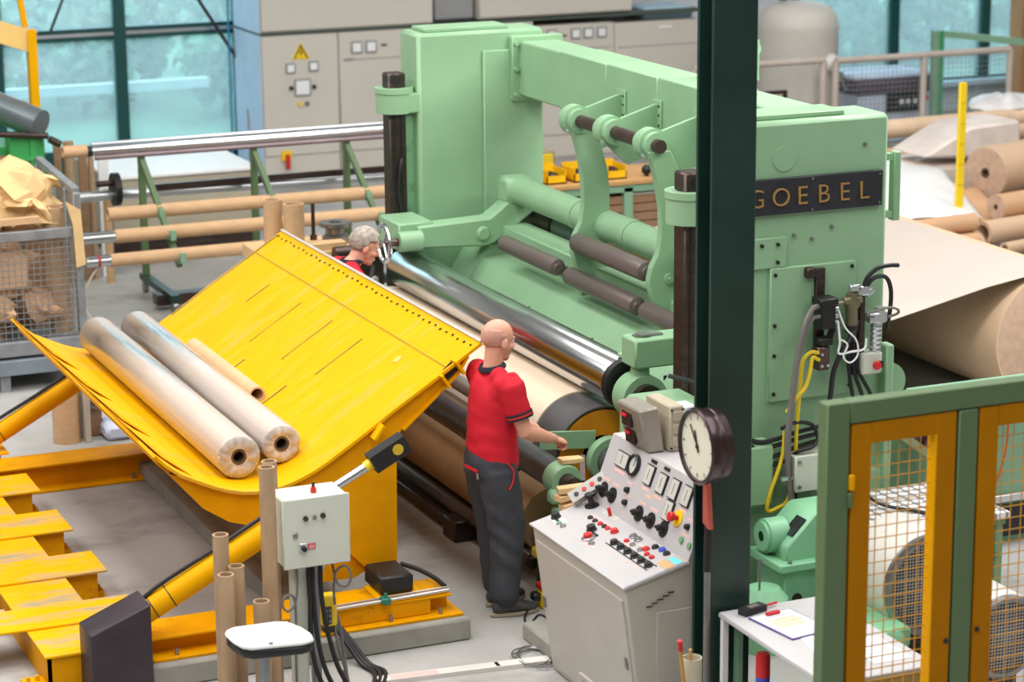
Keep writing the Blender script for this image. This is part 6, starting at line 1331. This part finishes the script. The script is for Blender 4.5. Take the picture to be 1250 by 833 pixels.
    for s, q in ((-1, 'r'), (1, 'l')):
        S_, E_ = V3('sh'+q), V3('el'+q); d = (E_-S_).normalized(); c_ = S_.lerp(E_, .66)
        MB().lathe(c_, d, [(-.022, .074), (-.022, .080), (.016, .079), (.018, .062)], 24).xform(MT).obj('sleeve_band', NAVY, so_)
        MB().lathe(c_, d, [(-.008, .0795), (-.008, .0815), (.002, .0812), (.002, .0795)], 24).xform(MT).obj('sleeve_stripe', RED, so_)
    MB().lathe(nk+up*.004, (up+Vector((-.20, 0, 0))).normalized(), [(0, .082), (.0, .066), (.026, .063), (.030, .068), (.010, .082), (0, .082)], 28).xform(MT).obj('collar', NAVY, so_)
    # trousers
    tr = MB()
    tr.limb([pv+up*.09, pv+up*.02, pv+up*-.07], [(.172, .130), (.188, .145), (.190, .148)], 24)
    for s, q in ((-1, 'r'), (1, 'l')):
        hp_, kn, an = V3('hip'+q), V3('kn'+q), V3('an'+q)
        tr.limb([hp_+Vector((0, 0, .02)), hp_.lerp(kn, .3), hp_.lerp(kn, .7), kn, kn.lerp(an, .4), kn.lerp(an, .85), an+Vector((.004, 0, .03))], [.118, .120, .108, .102, .096, .092, .088], 20)
    tr.xform(MT); to = tr.obj('trousers', TROUSER, root); fat(to, .010, 4)
    for v in to.data.vertices:
        q = v.co-Vector(loc); low = max(0, 1-abs(q.z-.5)/.5)
        v.co += v.normal*(.012*noise.noise(Vector((q.x*6, q.y*6, q.z*4)))+.009*(.5+low)*noise.noise(Vector((q.x*9+q.z*7, q.y*9-q.z*6, q.z*9+5*q.x))))
    if P.get('trim'):
        y_ = -.09
        MB().bar(pv+Vector((-.164, .015, -.012)), pv+Vector((-.150, -.105, -.020)), .010, .014).xform(MT).obj('pocket_trim', RED, to)
        MB().bar(pv+Vector((-.152, -.112, -.03)), pv+Vector((-.152, -.114, -.065)), .006, .012).xform(MT).obj('zip_tag', ALU, to)
        MB().pipe([pv+Vector((.0, -.196, .03)), pv+Vector((.035, -.202, -.02)), pv+Vector((.03, -.207, -.08)), pv+Vector((.005, -.208, -.13))], .005).xform(MT).obj('side_piping', RED, to)
    for s, q in ((-1, 'r'), (1, 'l')):
        an = V3('an'+q); td = Vector((cos(P['toe'+q]), sin(P['toe'+q]), 0)); f0 = Vector((an.x, an.y, 0))
        sm = MB().limb([an-td*.045+Vector((0, 0, -.035)), an+Vector((0, 0, -.025)), f0+td*.07+Vector((0, 0, .055)), f0+td*.14+Vector((0, 0, .042)), f0+td*.19+Vector((0, 0, .036))], [(.042, .045), (.045, .05), (.048, .042), (.048, .032), (.036, .024)], 16, side=(-td.y, td.x, 0)).xform(MT)
        sx = sm.obj('shoe', SHOE, root); fat(sx, .008, 3)
        pts = []
        for k in range(20):
            a = 2*pi*k/20; pts.append(f0+td*(.065+.152*cos(a))+Vector((-td.y, td.x, 0))*.050*sin(a)*(1.05 if cos(a) > -.2 else .85))
        MB().prism([(p.x, p.y) for p in pts], 'z', .002, .024, .004).xform(MT).obj('sole', SOLE, sx)
    # hair
    hm = MB(); hm.ball((0, 0, 0), 1, None, 40, 30)
    kill = []
    for v in hm.bm.verts:
        d = v.co.copy(); x, y, z = d
        if hair == 'full':
            keep = (z > .15 and x < .62+.2*z) or (x < -.02 and z > -.72) or (abs(y) > .6 and x < .22 and z > -.25)
            t = 1.10+.05*noise.noise(d*6)+.07*max(0, z)
        else:
            keep = (x < -.10 and -.72 < z < .42) or (abs(y) > .70 and x < .26 and -.15 < z < .30)
            t = 1.022
        v.co = hp(-.012+x*.100*t, y*.077*t, .035+z*.092*t)
        if not keep: kill.append(v)
    bmesh.ops.delete(hm.bm, geom=kill, context='VERTS')
    hm.xform(MT); ho = hm.obj('hair', HAIR if hair == 'full' else STUBBLE, root, sharp=80)
    if hair == 'full':
        for v in ho.data.vertices: v.co += v.normal*.006*noise.noise(v.co*60)
    md = ho.modifiers.new('t', 'SOLIDIFY'); md.thickness = .006; md.offset = -1
    return root
W1 = dict(head=(.035, 0, 1.635), pitch=.16, turn=.10, neck=(-.005, 0, 1.475), chest=(.0, 0, 1.30), pelvis=(-.02, 0, .93), waist=(-.01, 0, 1.05),
    shr=(-.0, -.195, 1.425), elr=(.06, -.26, 1.15), wrr=(.30, -.18, 1.055), knr=(.03, -.10, .49), hipr=(-.02, -.085, .88), anr=(.0, -.10, .09),
    shl=(.0, .195, 1.425), ell=(.13, .24, 1.16), wrl=(.36, .13, 1.03), knl=(.05, .09, .49), hipl=(-.02, .085, .88), anl=(.06, .09, .09),
    toer=-.15, toel=.2, palmr=(0, .3, -1), palml=(0, -.3, -1), curl=(1.0, 1.2, .8), trim=True)
person('balding man in a red polo shirt standing at the machine, hand on a shaft', (5.315, 12.69, 0), radians(6), W1, 'bald')
W2 = dict(head=(.185, 0, 1.645), pitch=.38, turn=-.12, neck=(.085, 0, 1.54), chest=(.03, 0, 1.365), pelvis=(-.06, 0, .96), waist=(-.03, 0, 1.08),
    shr=(.04, -.195, 1.485), elr=(.14, -.25, 1.20), wrr=(.34, -.16, 1.12), knr=(.0, -.10, .50), hipr=(-.06, -.085, .91), anr=(-.04, -.10, .09),
    shl=(.04, .195, 1.485), ell=(.16, .24, 1.21), wrl=(.36, .13, 1.10), knl=(.0, .09, .50), hipl=(-.06, .085, .91), anl=(-.02, .09, .09),
    toer=-.1, toel=.1, palmr=(0, .3, -1), palml=(0, -.3, -1), curl=(.5, .7, .5))
person('grey haired man in a red shirt bending behind the yellow cradle edge', (5.385, 15.55, 0), radians(-4), W2, 'full')
